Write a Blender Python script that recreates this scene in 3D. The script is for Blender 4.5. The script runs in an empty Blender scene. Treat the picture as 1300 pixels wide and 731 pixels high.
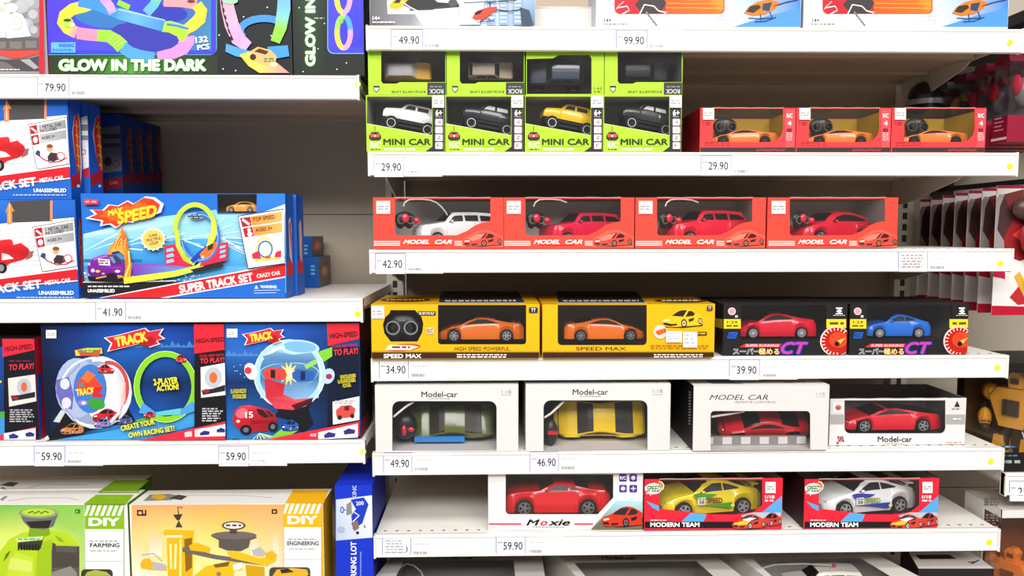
import bpy, math, random
from mathutils import Vector, Matrix, Euler
from mathutils.geometry import tessellate_polygon
random.seed(7)
SC = bpy.context.scene
COL = SC.collection
V = Vector
# ------------------------------------------------------------------ camera
FPX, PITCH, YAW, ROLL, CX, CD, CZ = 959.09, 0.07409, 0.023845, -0.0011447, 0.17029, 1.05087, 1.39843
CX, CZ, CD = 0.17029, 1.39843, 1.05087
def _axes():
    cy, sy, cp, sp = math.cos(YAW), math.sin(YAW), math.cos(PITCH), math.sin(PITCH)
    R = V((cy, -sy, 0)); H = V((sy, cy, 0)); Z = V((0, 0, 1))
    F = H*cp - Z*sp; U = H*sp + Z*cp
    c, s = math.cos(ROLL), math.sin(ROLL)
    return R*c + U*s, U*c - R*s, F
AR, AU, AF = _axes()
EYE = V((CX, -CD, CZ))
def ray(px, py):
    return AF + AR*((px-650)/FPX) - AU*((py-365.5)/FPX)
def PY(px, py, Y=0.0):
    d = ray(px, py); return EYE + d*((Y-EYE.y)/d.y)
def PZ(px, py, Z):
    d = ray(px, py); return EYE + d*((Z-EYE.z)/d.z)
def proj(p):
    d = V(p)-EYE; f = d.dot(AF); return 650+FPX*d.dot(AR)/f, 365.5-FPX*d.dot(AU)/f
cam = bpy.data.cameras.new('camera'); cam.sensor_width = 36; cam.lens = FPX/1300*36; cam.clip_start = .01
camo = bpy.data.objects.new('camera', cam); COL.objects.link(camo)
m = Matrix.Identity(4)
for i in range(3):
    m[i][0] = AR[i]; m[i][1] = AU[i]; m[i][2] = -AF[i]; m[i][3] = EYE[i]
camo.matrix_world = m
SC.camera = camo
SC.view_settings.view_transform = 'Standard'
SC.view_settings.look = 'None'
# ------------------------------------------------------------------ colour and materials
def lin(h, k=1.0):
    if not isinstance(h, str): return h
    r = []
    for i in (0, 2, 4):
        c = int(h[i:i+2], 16)/255
        r.append(k*(c/12.92 if c <= .04045 else ((c+.055)/1.055)**2.4))
    return (*r, 1.0)
def material(name, rough=.5, spec=.4, metal=0, coat=0, attr=True, col=None, noise=0.0, bump=0.0, scale=40):
    mt = bpy.data.materials.new(name); mt.use_nodes = True
    nt = mt.node_tree; b = nt.nodes['Principled BSDF']
    b.inputs['Roughness'].default_value = rough; b.inputs['Metallic'].default_value = metal
    b.inputs['Specular IOR Level'].default_value = spec; b.inputs['Coat Weight'].default_value = coat
    b.inputs['Coat Roughness'].default_value = .08
    src = None
    if attr:
        a = nt.nodes.new('ShaderNodeVertexColor'); a.layer_name = 'Col'; src = a.outputs['Color']
    else:
        a = nt.nodes.new('ShaderNodeRGB'); a.outputs[0].default_value = lin(col); src = a.outputs[0]
    if noise > 0 or bump > 0:
        tc = nt.nodes.new('ShaderNodeTexCoord'); n = nt.nodes.new('ShaderNodeTexNoise')
        n.inputs['Scale'].default_value = scale; n.inputs['Detail'].default_value = 4
        nt.links.new(tc.outputs['Object'], n.inputs['Vector'])
        if noise > 0:
            mp = nt.nodes.new('ShaderNodeMapRange'); mp.inputs[3].default_value = 1-noise; mp.inputs[4].default_value = 1+noise*.4
            nt.links.new(n.outputs['Fac'], mp.inputs[0])
            vm = nt.nodes.new('ShaderNodeVectorMath'); vm.operation = 'SCALE'
            nt.links.new(src, vm.inputs[0]); nt.links.new(mp.outputs[0], vm.inputs['Scale']); src = vm.outputs[0]
        if bump > 0:
            bp = nt.nodes.new('ShaderNodeBump'); bp.inputs['Strength'].default_value = bump; bp.inputs['Distance'].default_value = .001
            nt.links.new(n.outputs['Fac'], bp.inputs['Height']); nt.links.new(bp.outputs[0], b.inputs['Normal'])
    nt.links.new(src, b.inputs['Base Color'])
    return mt
CARD = material('printed_card', .5, .25, noise=.03, scale=60)
STOCK = material('carton_board', .5, .25, noise=.05, scale=60)
PAINT = material('toy_paint', .28, .5, coat=.6)
PLAST = material('dark_plastic', .35, .4)
RUBB = material('rubber', .7, .2)
CHROME = material('chrome_plastic', .25, .5, metal=.55)
STEEL = material('powder_coated_steel', .45, .35, noise=.05, bump=.08, scale=25)
PAPER = material('paper', .6, .2, noise=.03, scale=80)
def film_mat():
    mt = bpy.data.materials.new('clear_film'); mt.use_nodes = True; nt = mt.node_tree
    nt.nodes.clear(); o = nt.nodes.new('ShaderNodeOutputMaterial')
    t = nt.nodes.new('ShaderNodeBsdfTransparent'); t.inputs[0].default_value = (.97, .97, .98, 1)
    g = nt.nodes.new('ShaderNodeBsdfGlossy'); g.inputs['Roughness'].default_value = .1
    tc = nt.nodes.new('ShaderNodeTexCoord'); n = nt.nodes.new('ShaderNodeTexNoise'); n.inputs['Scale'].default_value = 14; n.inputs['Detail'].default_value = 1
    bp = nt.nodes.new('ShaderNodeBump'); bp.inputs['Strength'].default_value = .3; bp.inputs['Distance'].default_value = .01
    nt.links.new(tc.outputs['Object'], n.inputs['Vector']); nt.links.new(n.outputs['Fac'], bp.inputs['Height']); nt.links.new(bp.outputs[0], g.inputs['Normal'])
    mx = nt.nodes.new('ShaderNodeMixShader'); mx.inputs[0].default_value = .085
    nt.links.new(t.outputs[0], mx.inputs[1]); nt.links.new(g.outputs[0], mx.inputs[2]); nt.links.new(mx.outputs[0], o.inputs[0])
    return mt
FILM = film_mat()
# ------------------------------------------------------------------ mesh builder
def thing(name, label, cat, loc=(0, 0, 0), rot=(0, 0, 0), group=None):
    o = bpy.data.objects.new(name, None); COL.objects.link(o)
    o.empty_display_size = .02
    o.location = loc; o.rotation_euler = rot
    o['label'] = label; o['category'] = cat
    if group: o['group'] = group
    return o
def mat_of(o):
    return Matrix.LocRotScale(o.location, o.rotation_euler, o.scale)
class MB:
    def __init__(s): s.v = []; s.f = []; s.c = []
    def face(s, pts, col):
        i = len(s.v); s.v += [V(p) for p in pts]; s.f.append(tuple(range(i, i+len(pts))))
        if isinstance(col, list): s.c.append([lin(c) for c in col])
        else: s.c.append([lin(col)]*len(pts))
    def idx(s, pts, faces, col):
        i = len(s.v); s.v += [V(p) for p in pts]
        for f in faces:
            s.f.append(tuple(i+k for k in f)); s.c.append([lin(col)]*len(f))
    def box(s, x0, x1, y0, y1, z0, z1, col, xf=None):
        p = [V((x, y, z)) for z in (z0, z1) for y in (y0, y1) for x in (x0, x1)]
        if xf: p = [xf @ q for q in p]
        s.idx(p, [(0, 2, 3, 1), (4, 5, 7, 6), (0, 1, 5, 4), (2, 6, 7, 3), (0, 4, 6, 2), (1, 3, 7, 5)], col)
    def prism(s, poly, axis, a, b, col):
        """extrude a 2D polygon along axis from a to b"""
        def mk(p, t):
            return {'x': (t, p[0], p[1]), 'y': (p[0], t, p[1]), 'z': (p[0], p[1], t)}[axis]
        n = len(poly); P = [mk(p, a) for p in poly]+[mk(p, b) for p in poly]
        s.idx(P, [tuple(range(n))[::-1], tuple(range(n, 2*n))]+[(i, (i+1) % n, n+(i+1) % n, n+i) for i in range(n)], col)
    def lathe(s, prof, n, col, xf=None, axis='z', caps=True):
        """prof: list of (r, h); revolve about axis"""
        pts = []
        for r, h in prof:
            for k in range(n):
                a = 2*math.pi*k/n; c, d = r*math.cos(a), r*math.sin(a)
                q = V((c, d, h)) if axis == 'z' else (V((c, h, d)) if axis == 'y' else V((h, c, d)))
                pts.append(xf @ q if xf else q)
        fs = [(i*n+k, i*n+(k+1) % n, (i+1)*n+(k+1) % n, (i+1)*n+k) for i in range(len(prof)-1) for k in range(n)]
        if caps: fs.append(tuple(range(n))[::-1]); fs.append(tuple(range((len(prof)-1)*n, len(prof)*n)))
        s.idx(pts, fs, col)
    def tube(s, path, r, col, n=8):
        path = [V(p) for p in path]; pts = []; up = V((0, .3, 1)).normalized()
        for i, p in enumerate(path):
            t = (path[min(i+1, len(path)-1)]-path[max(i-1, 0)]).normalized()
            a = t.cross(up)
            if a.length < 1e-4: a = t.cross(V((1, 0, 0)))
            a.normalize(); b = a.cross(t)
            for k in range(n):
                w = 2*math.pi*k/n; pts.append(p+(a*math.cos(w)+b*math.sin(w))*r)
        fs = [(i*n+k, i*n+(k+1) % n, (i+1)*n+(k+1) % n, (i+1)*n+k) for i in range(len(path)-1) for k in range(n)]
        fs += [tuple(range(n))[::-1], tuple(range((len(path)-1)*n, len(path)*n))]
        s.idx(pts, fs, col)
    def ellipsoid(s, c, r, col, nu=16, nv=10, xf=None):
        prof = []
        pts = []
        for i in range(nv+1):
            t = math.pi*i/nv
            for k in range(nu):
                a = 2*math.pi*k/nu
                q = V((c[0]+r[0]*math.sin(t)*math.cos(a), c[1]+r[1]*math.sin(t)*math.sin(a), c[2]-r[2]*math.cos(t)))
                pts.append(xf @ q if xf else q)
        s.idx(pts, [(i*nu+k, i*nu+(k+1) % nu, (i+1)*nu+(k+1) % nu, (i+1)*nu+k) for i in range(nv) for k in range(nu)], col)
    def build(s, name, mat, parent=None, smooth=False, world=False, bevel=0):
        me = bpy.data.meshes.new(name)
        vs = s.v
        if world and parent is not None:
            inv = mat_of(parent).inverted(); vs = [inv @ p for p in vs]
        me.from_pydata([tuple(p) for p in vs], [], s.f)
        ca = me.color_attributes.new('Col', 'FLOAT_COLOR', 'CORNER')
        flat = [x for f in s.c for c in f for x in c]
        if len(flat) == len(ca.data)*4: ca.data.foreach_set('color', flat)
        me.materials.append(mat)
        if smooth:
            me.polygons.foreach_set('use_smooth', [True]*len(me.polygons))
            try: me.set_sharp_from_angle(angle=math.radians(38))
            except Exception: pass
        me.update()
        o = bpy.data.objects.new(name, me); COL.objects.link(o)
        if parent is not None: o.parent = parent
        if bevel:
            b = o.modifiers.new('edge', 'BEVEL'); b.width = bevel; b.segments = 2; b.limit_method = 'ANGLE'
        return o
def tag(o, label, cat, group=None):
    o['label'] = label; o['category'] = cat
    if group: o['group'] = group
    return o
def struct(o):
    o['kind'] = 'structure'; return o
def dup(root, loc=None, rot=None, label=None):
    r = root.copy(); COL.objects.link(r)
    if loc is not None: r.location = loc
    if rot is not None: r.rotation_euler = rot
    if label: r['label'] = label
    for ch in list(root.children):
        c = ch.copy(); COL.objects.link(c); c.parent = r
        for g in ch.children:
            d = g.copy(); COL.objects.link(d); d.parent = c
    return r
# ------------------------------------------------------------------ text outlines
_tc = {}
def text_geo(s, b=0.0, sh=0.0):
    k = (s, round(b, 3), round(sh, 2))
    if k not in _tc:
        cu = bpy.data.curves.new('t', 'FONT'); cu.body = s; cu.offset = b; cu.shear = sh; cu.resolution_u = 3
        ob = bpy.data.objects.new('t', cu); COL.objects.link(ob)
        me = ob.to_mesh()
        vs = [(v.co.x, v.co.y) for v in me.vertices]; fs = [tuple(p.vertices) for p in me.polygons]
        ob.to_mesh_clear(); bpy.data.objects.remove(ob); bpy.data.curves.remove(cu)
        _tc[k] = (vs, fs)
    return _tc[k]
# ------------------------------------------------------------------ flat printing on a real face
class Face:
    def __init__(s, o, n): s.o = V(o); s.n = V(n).normalized()
    def hit(s, px, py, off=0.0):
        d = ray(px, py); t = (s.o-EYE).dot(s.n)/d.dot(s.n)
        return EYE+d*t+s.n*off
STEP = 0.00003
class Art:
    """printing laid on one face; sizes read off the photograph"""
    def __init__(s, face, off=.0003):
        s.F = face; s.mb = MB(); s.l = off; s.tf = None; s.clampf = None
    def pt(s, x, y):
        if s.tf: x, y = s.tf(x, y)
        q = s.F.hit(x, y, s.l)
        return s.clampf(q) if s.clampf else q
    def p(s, pts, col, holes=None):
        s.l += STEP
        loops = [[s.pt(*q) for q in pts]]+[[s.pt(*q) for q in h] for h in (holes or [])]
        flat = [q for l in loops for q in l]
        cols = None
        if isinstance(col, list):
            cc = [lin(c) for c in col]; cols = cc
        if len(pts) == 4 and not holes and cols is None:
            s.mb.face(flat, col); return s
        base = len(s.mb.v); s.mb.v += flat
        a = s.F.n; u = a.cross(V((0, 0, 1)))
        if u.length < .1: u = V((1, 0, 0))
        u.normalize(); w = a.cross(u)
        l2 = [[V((q.dot(u), q.dot(w), 0)) for q in l] for l in loops]
        c1 = lin(col) if cols is None else None
        for t in tessellate_polygon(l2):
            s.mb.f.append(tuple(base+i for i in t)); s.mb.c.append([c1]*3 if c1 else [cols[i] for i in t])
        return s
    def r(s, x0, y0, x1, y1, col, col2=None, horiz=False):
        pts = [(x0, y0), (x1, y0), (x1, y1), (x0, y1)]
        if col2: return s.p(pts, [col, col2, col2, col] if horiz else [col, col, col2, col2])
        return s.p(pts, col)
    def grid(s, x0, y0, x1, y1, rows):
        """smooth colour field: rows of colours"""
        s.l += STEP
        nr, nc = len(rows), len(rows[0])
        def at(i, j): return s.pt(x0+(x1-x0)*j/(nc-1), y0+(y1-y0)*i/(nr-1))
        for i in range(nr-1):
            for j in range(nc-1):
                s.mb.face([at(i, j), at(i, j+1), at(i+1, j+1), at(i+1, j)], [rows[i][j], rows[i][j+1], rows[i+1][j+1], rows[i+1][j]])
        return s
    def el(s, cx, cy, rx, ry, rot=0, n=22, a0=0, a1=360):
        c, d = math.cos(math.radians(rot)), math.sin(math.radians(rot)); o = []
        full = abs(a1-a0) >= 360
        for k in range(n if full else n+1):
            a = math.radians(a0+(a1-a0)*k/n); x, y = rx*math.cos(a), ry*math.sin(a)
            o.append((cx+x*c-y*d, cy+x*d+y*c))
        return o
    def e(s, cx, cy, rx, ry, col, rot=0): return s.p(s.el(cx, cy, rx, ry, rot), col)
    def st(s, pts, w, col, close=False):
        """stroke; col may be a list with one colour per point; w may be a list"""
        s.l += STEP
        n = len(pts); L = []
        for i in range(n):
            a = pts[(i-1) % n] if close else pts[max(i-1, 0)]; b = pts[(i+1) % n] if close else pts[min(i+1, n-1)]
            dx, dy = b[0]-a[0], b[1]-a[1]; q = math.hypot(dx, dy) or 1
            ww = (w[i] if isinstance(w, list) else w)/2
            L.append((s.pt(pts[i][0]-dy/q*ww, pts[i][1]+dx/q*ww), s.pt(pts[i][0]+dy/q*ww, pts[i][1]-dx/q*ww)))
        for i in range(n if close else n-1):
            j = (i+1) % n
            c = [col[i], col[j], col[j], col[i]] if isinstance(col, list) else col
            s.mb.face([L[i][0], L[j][0], L[j][1], L[i][1]], c)
        return s
    def rg(s, cx, cy, rx, ry, w, col, a0=0, a1=360, rot=0, n=28):
        return s.st(s.el(cx, cy, rx, ry, rot, n, a0, a1), w, col, abs(a1-a0) >= 360)
    def t(s, txt, x0, y0, x1, y1, col, rot=0, sh=0, b=0.0, o=None, ow=.05):
        vs, fs = text_geo(txt, 0, sh)
        if not vs: return s
        xa, xb = min(v[0] for v in vs)-b, max(v[0] for v in vs)+b; ya, yb = min(v[1] for v in vs)-b, max(v[1] for v in vs)+b
        cx, cy = (x0+x1)/2, (y0+y1)/2; kx = (x1-x0)/(xb-xa); ky = (y1-y0)/(yb-ya)
        c, d = math.cos(math.radians(rot)), math.sin(math.radians(rot))
        def put(e, col, n):
            offs = [(0, 0)] if e < .004 else [(e*math.cos(2*math.pi*k/n), e*math.sin(2*math.pi*k/n)) for k in range(n)]
            for ox, oy in offs:
                s.l += STEP*.5
                P = []
                for v in vs:
                    x = (v[0]+ox-(xa+xb)/2)*kx; y = -(v[1]+oy-(ya+yb)/2)*ky
                    P.append(s.pt(cx+x*c-y*d, cy+x*d+y*c))
                s.mb.idx(P, fs, col)
        if o: put(b+ow, o, 8)
        put(b, col, 5 if b > .025 else 4)
        return s
    def greek(s, x0, y0, x1, y1, n, col, rag=.25, rot=0):
        """rows of print too small to read"""
        h = (y1-y0)/n
        for i in range(n):
            x = x0; xe = x1-random.random()*rag*(x1-x0)
            while x < xe:
                w = min(h*random.uniform(1., 2.6), xe-x); s.r(x, y0+i*h+h*.15, x+w, y0+i*h+h*.7, col); x += w+h*.5
        return s
    def bars(s, x0, y0, x1, y1, col='333333'):
        x = x0
        while x < x1:
            w = random.choice((.5, .7, 1.1)); s.r(x, y0, min(x+w, x1), y1, col); x += w+random.choice((.4, .7))
        return s
    def car(s, x0, y0, x1, y1, col, glass='1c1c22', dark='151515', rim='b8b8b8', flip=False, hi='ffffff'):
        """small printed three-quarter car"""
        def q(u, v): return ((x1-u*(x1-x0)) if flip else (x0+u*(x1-x0)), y0+v*(y1-y0))
        s.p([q(.02, .84), q(.1, .97), q(.5, 1.), q(.97, .9), q(.99, .78), q(.6, .75)], dark)
        s.p([q(0, .66), q(.07, .5), q(.24, .36), (q(.34, .2)), q(.44, .06), q(.56, 0), q(.68, .04), q(.82, .2), q(.95, .32), q(1, .52), q(.985, .78), q(.9, .86), q(.5, .93), q(.2, .95), q(.06, .9)], col)
        s.p([q(.25, .38), q(.36, .2), q(.45, .1), q(.56, .07), q(.61, .1), q(.52, .42)], glass)
        s.p([q(.57, .43), q(.65, .12), q(.72, .12), q(.8, .26), q(.76, .38)], glass)
        s.p([q(.06, .6), q(.17, .55), q(.2, .62), q(.08, .68)], hi)
        s.p([q(.28, .52), q(.36, .44), q(.5, .47), q(.44, .56)], hi) if False else None
        s.p([q(.04, .74), q(.16, .74), q(.2, .86), q(.07, .85)], dark); s.p([q(.22, .8), q(.38, .78), q(.37, .87), q(.25, .9)], dark)
        s.p([q(.64, .56), q(.78, .46), q(.76, .62), q(.66, .7)], dark)
        for u, v, w in ((.54, .76, .07), (.92, .64, .05)):
            c = q(u, v); rx = abs(x1-x0)*w; ry = (y1-y0)*w*3.1
            s.e(c[0], c[1], rx, ry, dark); s.e(c[0], c[1], rx*.66, ry*.66, rim); s.e(c[0], c[1], rx*.22, ry*.22, dark)
        return s
    def flame(s, x0, y0, x1, y1, col='e02318', edge='ffffff', rot=0):
        """ragged flame shaped logo ground"""
        b = [(0, .62), (.12, .5), (.06, .34), (.22, .38), (.3, .2), (.42, .26), (.55, .1), (.62, .22), (.78, .0), (.9, .06), (1, .28), (.96, .55), (.84, .66), (.7, .7), (.6, .84), (.5, .8), (.38, 1), (.3, .86), (.18, .9), (.2, .74)]
        c, d = math.cos(math.radians(rot)), math.sin(math.radians(rot)); mx, my = (x0+x1)/2, (y0+y1)/2
        def T(k):
            o = []
            for u, v in b:
                x, y = ((u-.5)*k)*(x1-x0), ((v-.5)*k)*(y1-y0); o.append((mx+x*c-y*d, my+x*d+y*c))
            return o
        s.p(T(1.1), edge); s.p(T(1), col); s.p([(x, y) for x, y in T(.72)], 'f0641c')
        return s
    def build(s, name, parent, mat=None):
        if not s.mb.f: return None
        return s.mb.build(name, mat or CARD, parent, world=True)
# ------------------------------------------------------------------ boxed goods
def rrect(x0, y0, x1, y1, r=4, n=4, tl=1, tr=1, br=1, bl=1):
    o = []
    for cx, cy, a, k in ((x1-r, y0+r, -90, tr), (x1-r, y1-r, 0, br), (x0+r, y1-r, 90, bl), (x0+r, y0+r, 180, tl)):
        if not k:
            sx = x1 if cx > (x0+x1)/2 else x0; sy = y1 if cy > (y0+y1)/2 else y0
            o.append((sx, sy)); continue
        for i in range(n+1):
            t = math.radians(a+90*i/n); o.append((cx+r*math.cos(t), cy+r*math.sin(t)))
    return o
class Carton:
    def __init__(s, name, label, cat, x0, x1, yt, zs, yl=.012, yr=None, depth=.1, front='ffffff', side=None, top=None, inner='8a8a8c',
                 holes=(), group=None, xm=None, filmed=True, topfilm=False, leftside=None, back=None, floor=None):
        yr = yl if yr is None else yr
        s.zs = zs
        yb = proj(PY((x0+x1)/2, 300, yl).xy.to_3d()+V((0, 0, zs)))[1]
        ym = (yb+yt)/2
        a = PY(x0, ym, yl); b = PY(x1, ym, yr)
        zt = PY((x0+x1)/2, yt, (yl+yr)/2).z
        s.a = V((a.x, a.y, zs)); s.b = V((b.x, b.y, zs)); s.h = zt-zs
        u = (s.b-s.a).normalized(); s.u = u; s.n = V((u.y, -u.x, 0)); d = -s.n*depth; s.d = d
        if s.n.y > 0: s.n = -s.n; s.d = -d
        s.root = thing(name, label, cat, (s.a+s.b)/2+s.d/2, (0, 0, math.atan2(u.y, u.x)), group)
        s.F = Face(s.a, s.n); s.art = Art(s.F); Wd = (s.b-s.a).length
        def cl(q):
            w = (q-s.a).dot(u); w2 = max(.0003, min(Wd-.0003, w)); q = q+u*(w2-w)
            q.z = max(zs+.0003, min(zs+s.h-.0003, q.z)); return q
        s.art.clampf = cl; s.depth = depth; s.Wd = Wd
        s.FL = Face(s.a, -u); s.FR = Face(s.b, u); s.FT = Face(s.a+V((0, 0, s.h)), (0, 0, 1))
        up = V((0, 0, s.h)); A, B = s.a, s.b; C, D = s.b+s.d, s.a+s.d
        side = side or front; top = top or front; s.topcol = top; leftside = leftside or side; back = back or side
        mb = MB(); eps = .0012
        outer = [A, B, B+up, A+up]
        if holes:
            loops = [outer]+[[s.F.hit(*q) for q in h] for h in holes]
            # keep window loops inside the panel
            for l in loops[1:]:
                for i, q in enumerate(l):
                    uu = max(.0008, min((s.b-s.a).length-.0008, (q-A).dot(u))); zz = max(.0008, min(s.h-.0008, q.z-zs)); l[i] = A+u*uu+V((0, 0, zz))
            flat = [q for l in loops for q in l]; base = len(mb.v); mb.v += flat
            l2 = [[V(((q-A).dot(u), q.z, 0)) for q in l] for l in loops]
            for t in tessellate_polygon(l2):
                mb.f.append(tuple(base+i for i in t)); mb.c.append([lin(front)]*3)
            s.loops = loops[1:]
        else:
            mb.face(outer, front); s.loops = []
        mb.face([D, A, A+up, D+up], leftside); mb.face([B, C, C+up, B+up], side)
        mb.face([C, D, D+up, C+up], back); mb.face([D, C, B, A], side)
        if not topfilm: mb.face([A+up, B+up, C+up, D+up], top)
        if holes:
            i_ = u*eps; j_ = s.d.normalized()*eps; k_ = V((0, 0, eps))
            A2, B2, C2, D2 = A+i_+j_*.2+k_, B-i_+j_*.2+k_, C-i_-j_+k_, D+i_-j_+k_; up2 = V((0, 0, s.h-2*eps))
            mb.face([D2, A2, A2+up2, D2+up2], inner); mb.face([B2, C2, C2+up2, B2+up2], inner)
            mb.face([C2, D2, D2+up2, C2+up2], inner); mb.face([A2, B2, C2, D2], floor or inner)
            if not topfilm: mb.face([A2+up2, B2+up2, C2+up2, D2+up2], inner)
        flat = [q for l in [outer]+s.loops for q in l]; base = len(s.art.mb.v)
        s.art.mb.v += [q+s.n*.0002 for q in flat]
        l2 = [[V(((q-A).dot(u), q.z, 0)) for q in l] for l in [outer]+s.loops]
        for t in tessellate_polygon(l2):
            s.art.mb.f.append(tuple(base+i for i in t)); s.art.mb.c.append([lin(front)]*3)
        s.carton = mb.build('carton', STOCK, s.root, world=True)
        if holes and filmed:
            mf = MB()
            for l in s.loops:
                base = len(mf.v); sh = s.d.normalized()*.0006
                mf.v += [q+sh for q in l]
                l2 = [[V(((q-A).dot(u), q.z, 0)) for q in l]]
                for t in tessellate_polygon(l2):
                    mf.f.append(tuple(base+i for i in t)); mf.c.append([(1, 1, 1, 1)]*3)
            if topfilm: mf.face([A+up, B+up, C+up, D+up], 'ffffff')
            mf.build('plastic_window', FILM, s.root, world=True)
            if topfilm:
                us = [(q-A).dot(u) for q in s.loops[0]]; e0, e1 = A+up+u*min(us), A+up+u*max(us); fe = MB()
                fe.tube([e0+(e1-e0)*k/12+V((0, 0, .0003*math.sin(k*1.7))) for k in range(13)], .0005, 'dcdad8', 6); fe.build('film_fold_glare', CHROME, s.root, smooth=True, world=True)  # pale strip added along the film edge to stand in for its glare
        s.more = []
    def side(s, which):
        a = Art({'l': s.FL, 'r': s.FR, 't': s.FT}[which])
        if which == 't': a.mb.face([q+V((0, 0, s.h+.0002)) for q in (s.a, s.b, s.b+s.d, s.a+s.d)], s.topcol)
        if which != 't':
            o = s.a if which == 'l' else s.b; dn = s.d.normalized()
            def cl(q):
                w = (q-o).dot(dn); q = q+dn*(max(.0002, min(s.depth-.0002, w))-w); q.z = max(s.zs+.0003, min(s.zs+s.h-.0003, q.z)); return q
            a.clampf = cl
        s.more.append((which, a)); return a
    def sticker(s, x0, y0, x1, y1, lines=2):
        a = Art(s.F, .002); a.r(x0, y0, x1, y1, 'f6f4f0'); a.greek(x0+1.5, y0+(y1-y0)*.35, x1-1.5, y0+(y1-y0)*.75, lines, '9c9c9c', .05)
        a.build('price_sticker', s.root, PAPER); return s
    def done(s):
        s.art.build('front_print', s.root)
        for w, a in s.more: a.build({'l': 'side_print', 'r': 'side_print', 't': 'top_print'}[w], s.root)
        return s
# ------------------------------------------------------------------ the shelving
YB = .312
WHITE = 'f4f1ea'
def plane_z(px, py): return PY(px, py, 0).z
ZR = [plane_z(880, 35.5), plane_z(880, 193.5), plane_z(880, 316.3), plane_z(880, 452.5), plane_z(880, 571), plane_z(870, 674.5)]
ZL = [plane_z(230, 95.5), plane_z(230, 379.5), plane_z(230, 560)]
ZR.append(.805); ZL.append(.858)
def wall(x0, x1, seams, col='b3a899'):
    mb = MB(); z0 = .02; zs = [0.0]+seams+[2.05]
    for a, b in zip(zs[:-1], zs[1:]):
        mb.box(x0, x1, YB+.002, YB+.012, a+.0006, b-.0006, col)
    mb.box(x0, x1, YB+.009, YB+.016, 0, 2.05, '4a453f')
    o = mb.build('wall_back', STEEL); struct(o)
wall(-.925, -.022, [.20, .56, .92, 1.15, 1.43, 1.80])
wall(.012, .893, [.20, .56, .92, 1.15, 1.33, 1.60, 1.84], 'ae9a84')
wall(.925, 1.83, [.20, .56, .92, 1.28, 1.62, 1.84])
fl = MB(); fl.box(-3, 4, -4, .6, -.02, 0, 'b9b4ac'); struct(fl.build('floor', STEEL))
def upright(x, lab):
    t = thing('upright_post', lab, 'shelf post', (x, YB-.004, 0))
    mb = MB(); mb.box(-.015, .015, -.012, .02, 0, 2.06, 'd9d3c8'); mb.build('post', STEEL, t)
    mb = MB()
    for k in range(70): mb.box(-.004, .004, -.0128, -.0118, .66+k*.02, .672+k*.02, '3a3632')
    mb.build('slots', PLAST, t)
upright(-.006, 'slotted white steel post between the left and the middle shelf bays')
upright(.909, 'slotted white steel post at the right end of the middle bay')
def shelf(x0, x1, z, lab, grp, slots=True, hide=False, depth=YB):
    t = thing('shelf', lab, 'shelf', ((x0+x1)/2, 0, z), group=grp); w = (x1-x0)/2
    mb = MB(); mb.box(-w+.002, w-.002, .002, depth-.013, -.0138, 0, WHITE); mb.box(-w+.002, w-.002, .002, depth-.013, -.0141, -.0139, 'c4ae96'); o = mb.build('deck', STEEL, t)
    mb = MB()
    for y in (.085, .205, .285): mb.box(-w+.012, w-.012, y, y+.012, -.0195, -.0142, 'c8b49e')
    mb.build('stiffening_rib', STEEL, t)
    if slots:
        mb = MB(); n = int((x1-x0)/.0168)
        for k in range(n):
            x = -w+.012+k*.0168; mb.box(x, x+.0042, .012, .0145, .0001, .0004, '55504a')
        mb.build('slot_row', PLAST, t)
    mb = MB()   # rail: rounded lip and a flat face that takes the price cards
    prof = [(.004, -.0005), (.003, .0), (-.002, .0), (-.0042, -.0012), (-.0048, -.0028), (-.0036, -.0042), (-.0028, -.0046), (-.0028, -.0282), (-.0042, -.0292), (-.0044, -.031), (-.0032, -.032), (.004, -.032)]
    mb.prism([(y, zz) for y, zz in prof], 'x', -w, w, 'faf8f3'); mb.build('price_rail', STEEL, t)
    for sx in (-1, 1):
        mb = MB(); xa = sx*w; mb.box(min(xa, xa-sx*.003), max(xa, xa-sx*.003), -.0052, .006, -.033, .0004, 'e6e2da'); mb.build('end_cap', STEEL, t)
        mb = MB(); xb = sx*(w-.008)
        mb.prism([(.004, -.0145), (depth-.016, -.0145), (depth-.016, -.062), (depth-.05, -.06), (.12, -.03), (.1, -.021), (.004, -.019)], 'x', xb-.0015, xb+.0015, 'd8d0c4'); mb.build('bracket', STEEL, t)
    return t
NR = ['top', 'second', 'third', 'fourth', 'fifth', 'sixth', 'lowest']
what = ['under the helicopter boxes', 'under the lime boxes and orange cars', 'under the four red boxes', 'under the yellow boxes', 'under the white window boxes', 'under the three race car boxes, half empty', 'under the big white boxes at the bottom edge']
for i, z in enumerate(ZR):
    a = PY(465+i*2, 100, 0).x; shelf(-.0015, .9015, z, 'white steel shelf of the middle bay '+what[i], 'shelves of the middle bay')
whatl = ['under the glow track boxes', 'under the blue track set boxes', 'under the dark blue stunt track boxes', 'under the building kit boxes at the bottom']
for i, z in enumerate(ZL):
    shelf(-.925, -.0115, z, 'white steel shelf of the left bay '+whatl[i], 'shelves of the left bay', slots=False)
# neighbour shelf at the far right
ZN = PY(1285, 600, 0).z
shelf(.9045, 1.83, ZN, 'white steel shelf at the far right carrying the boxed golden robot', 'shelves of the right bay', slots=False)
shelf(.9045, 1.83, .80, 'white steel shelf at the far right carrying the boxed orange robot', 'shelves of the right bay', slots=False)
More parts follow.
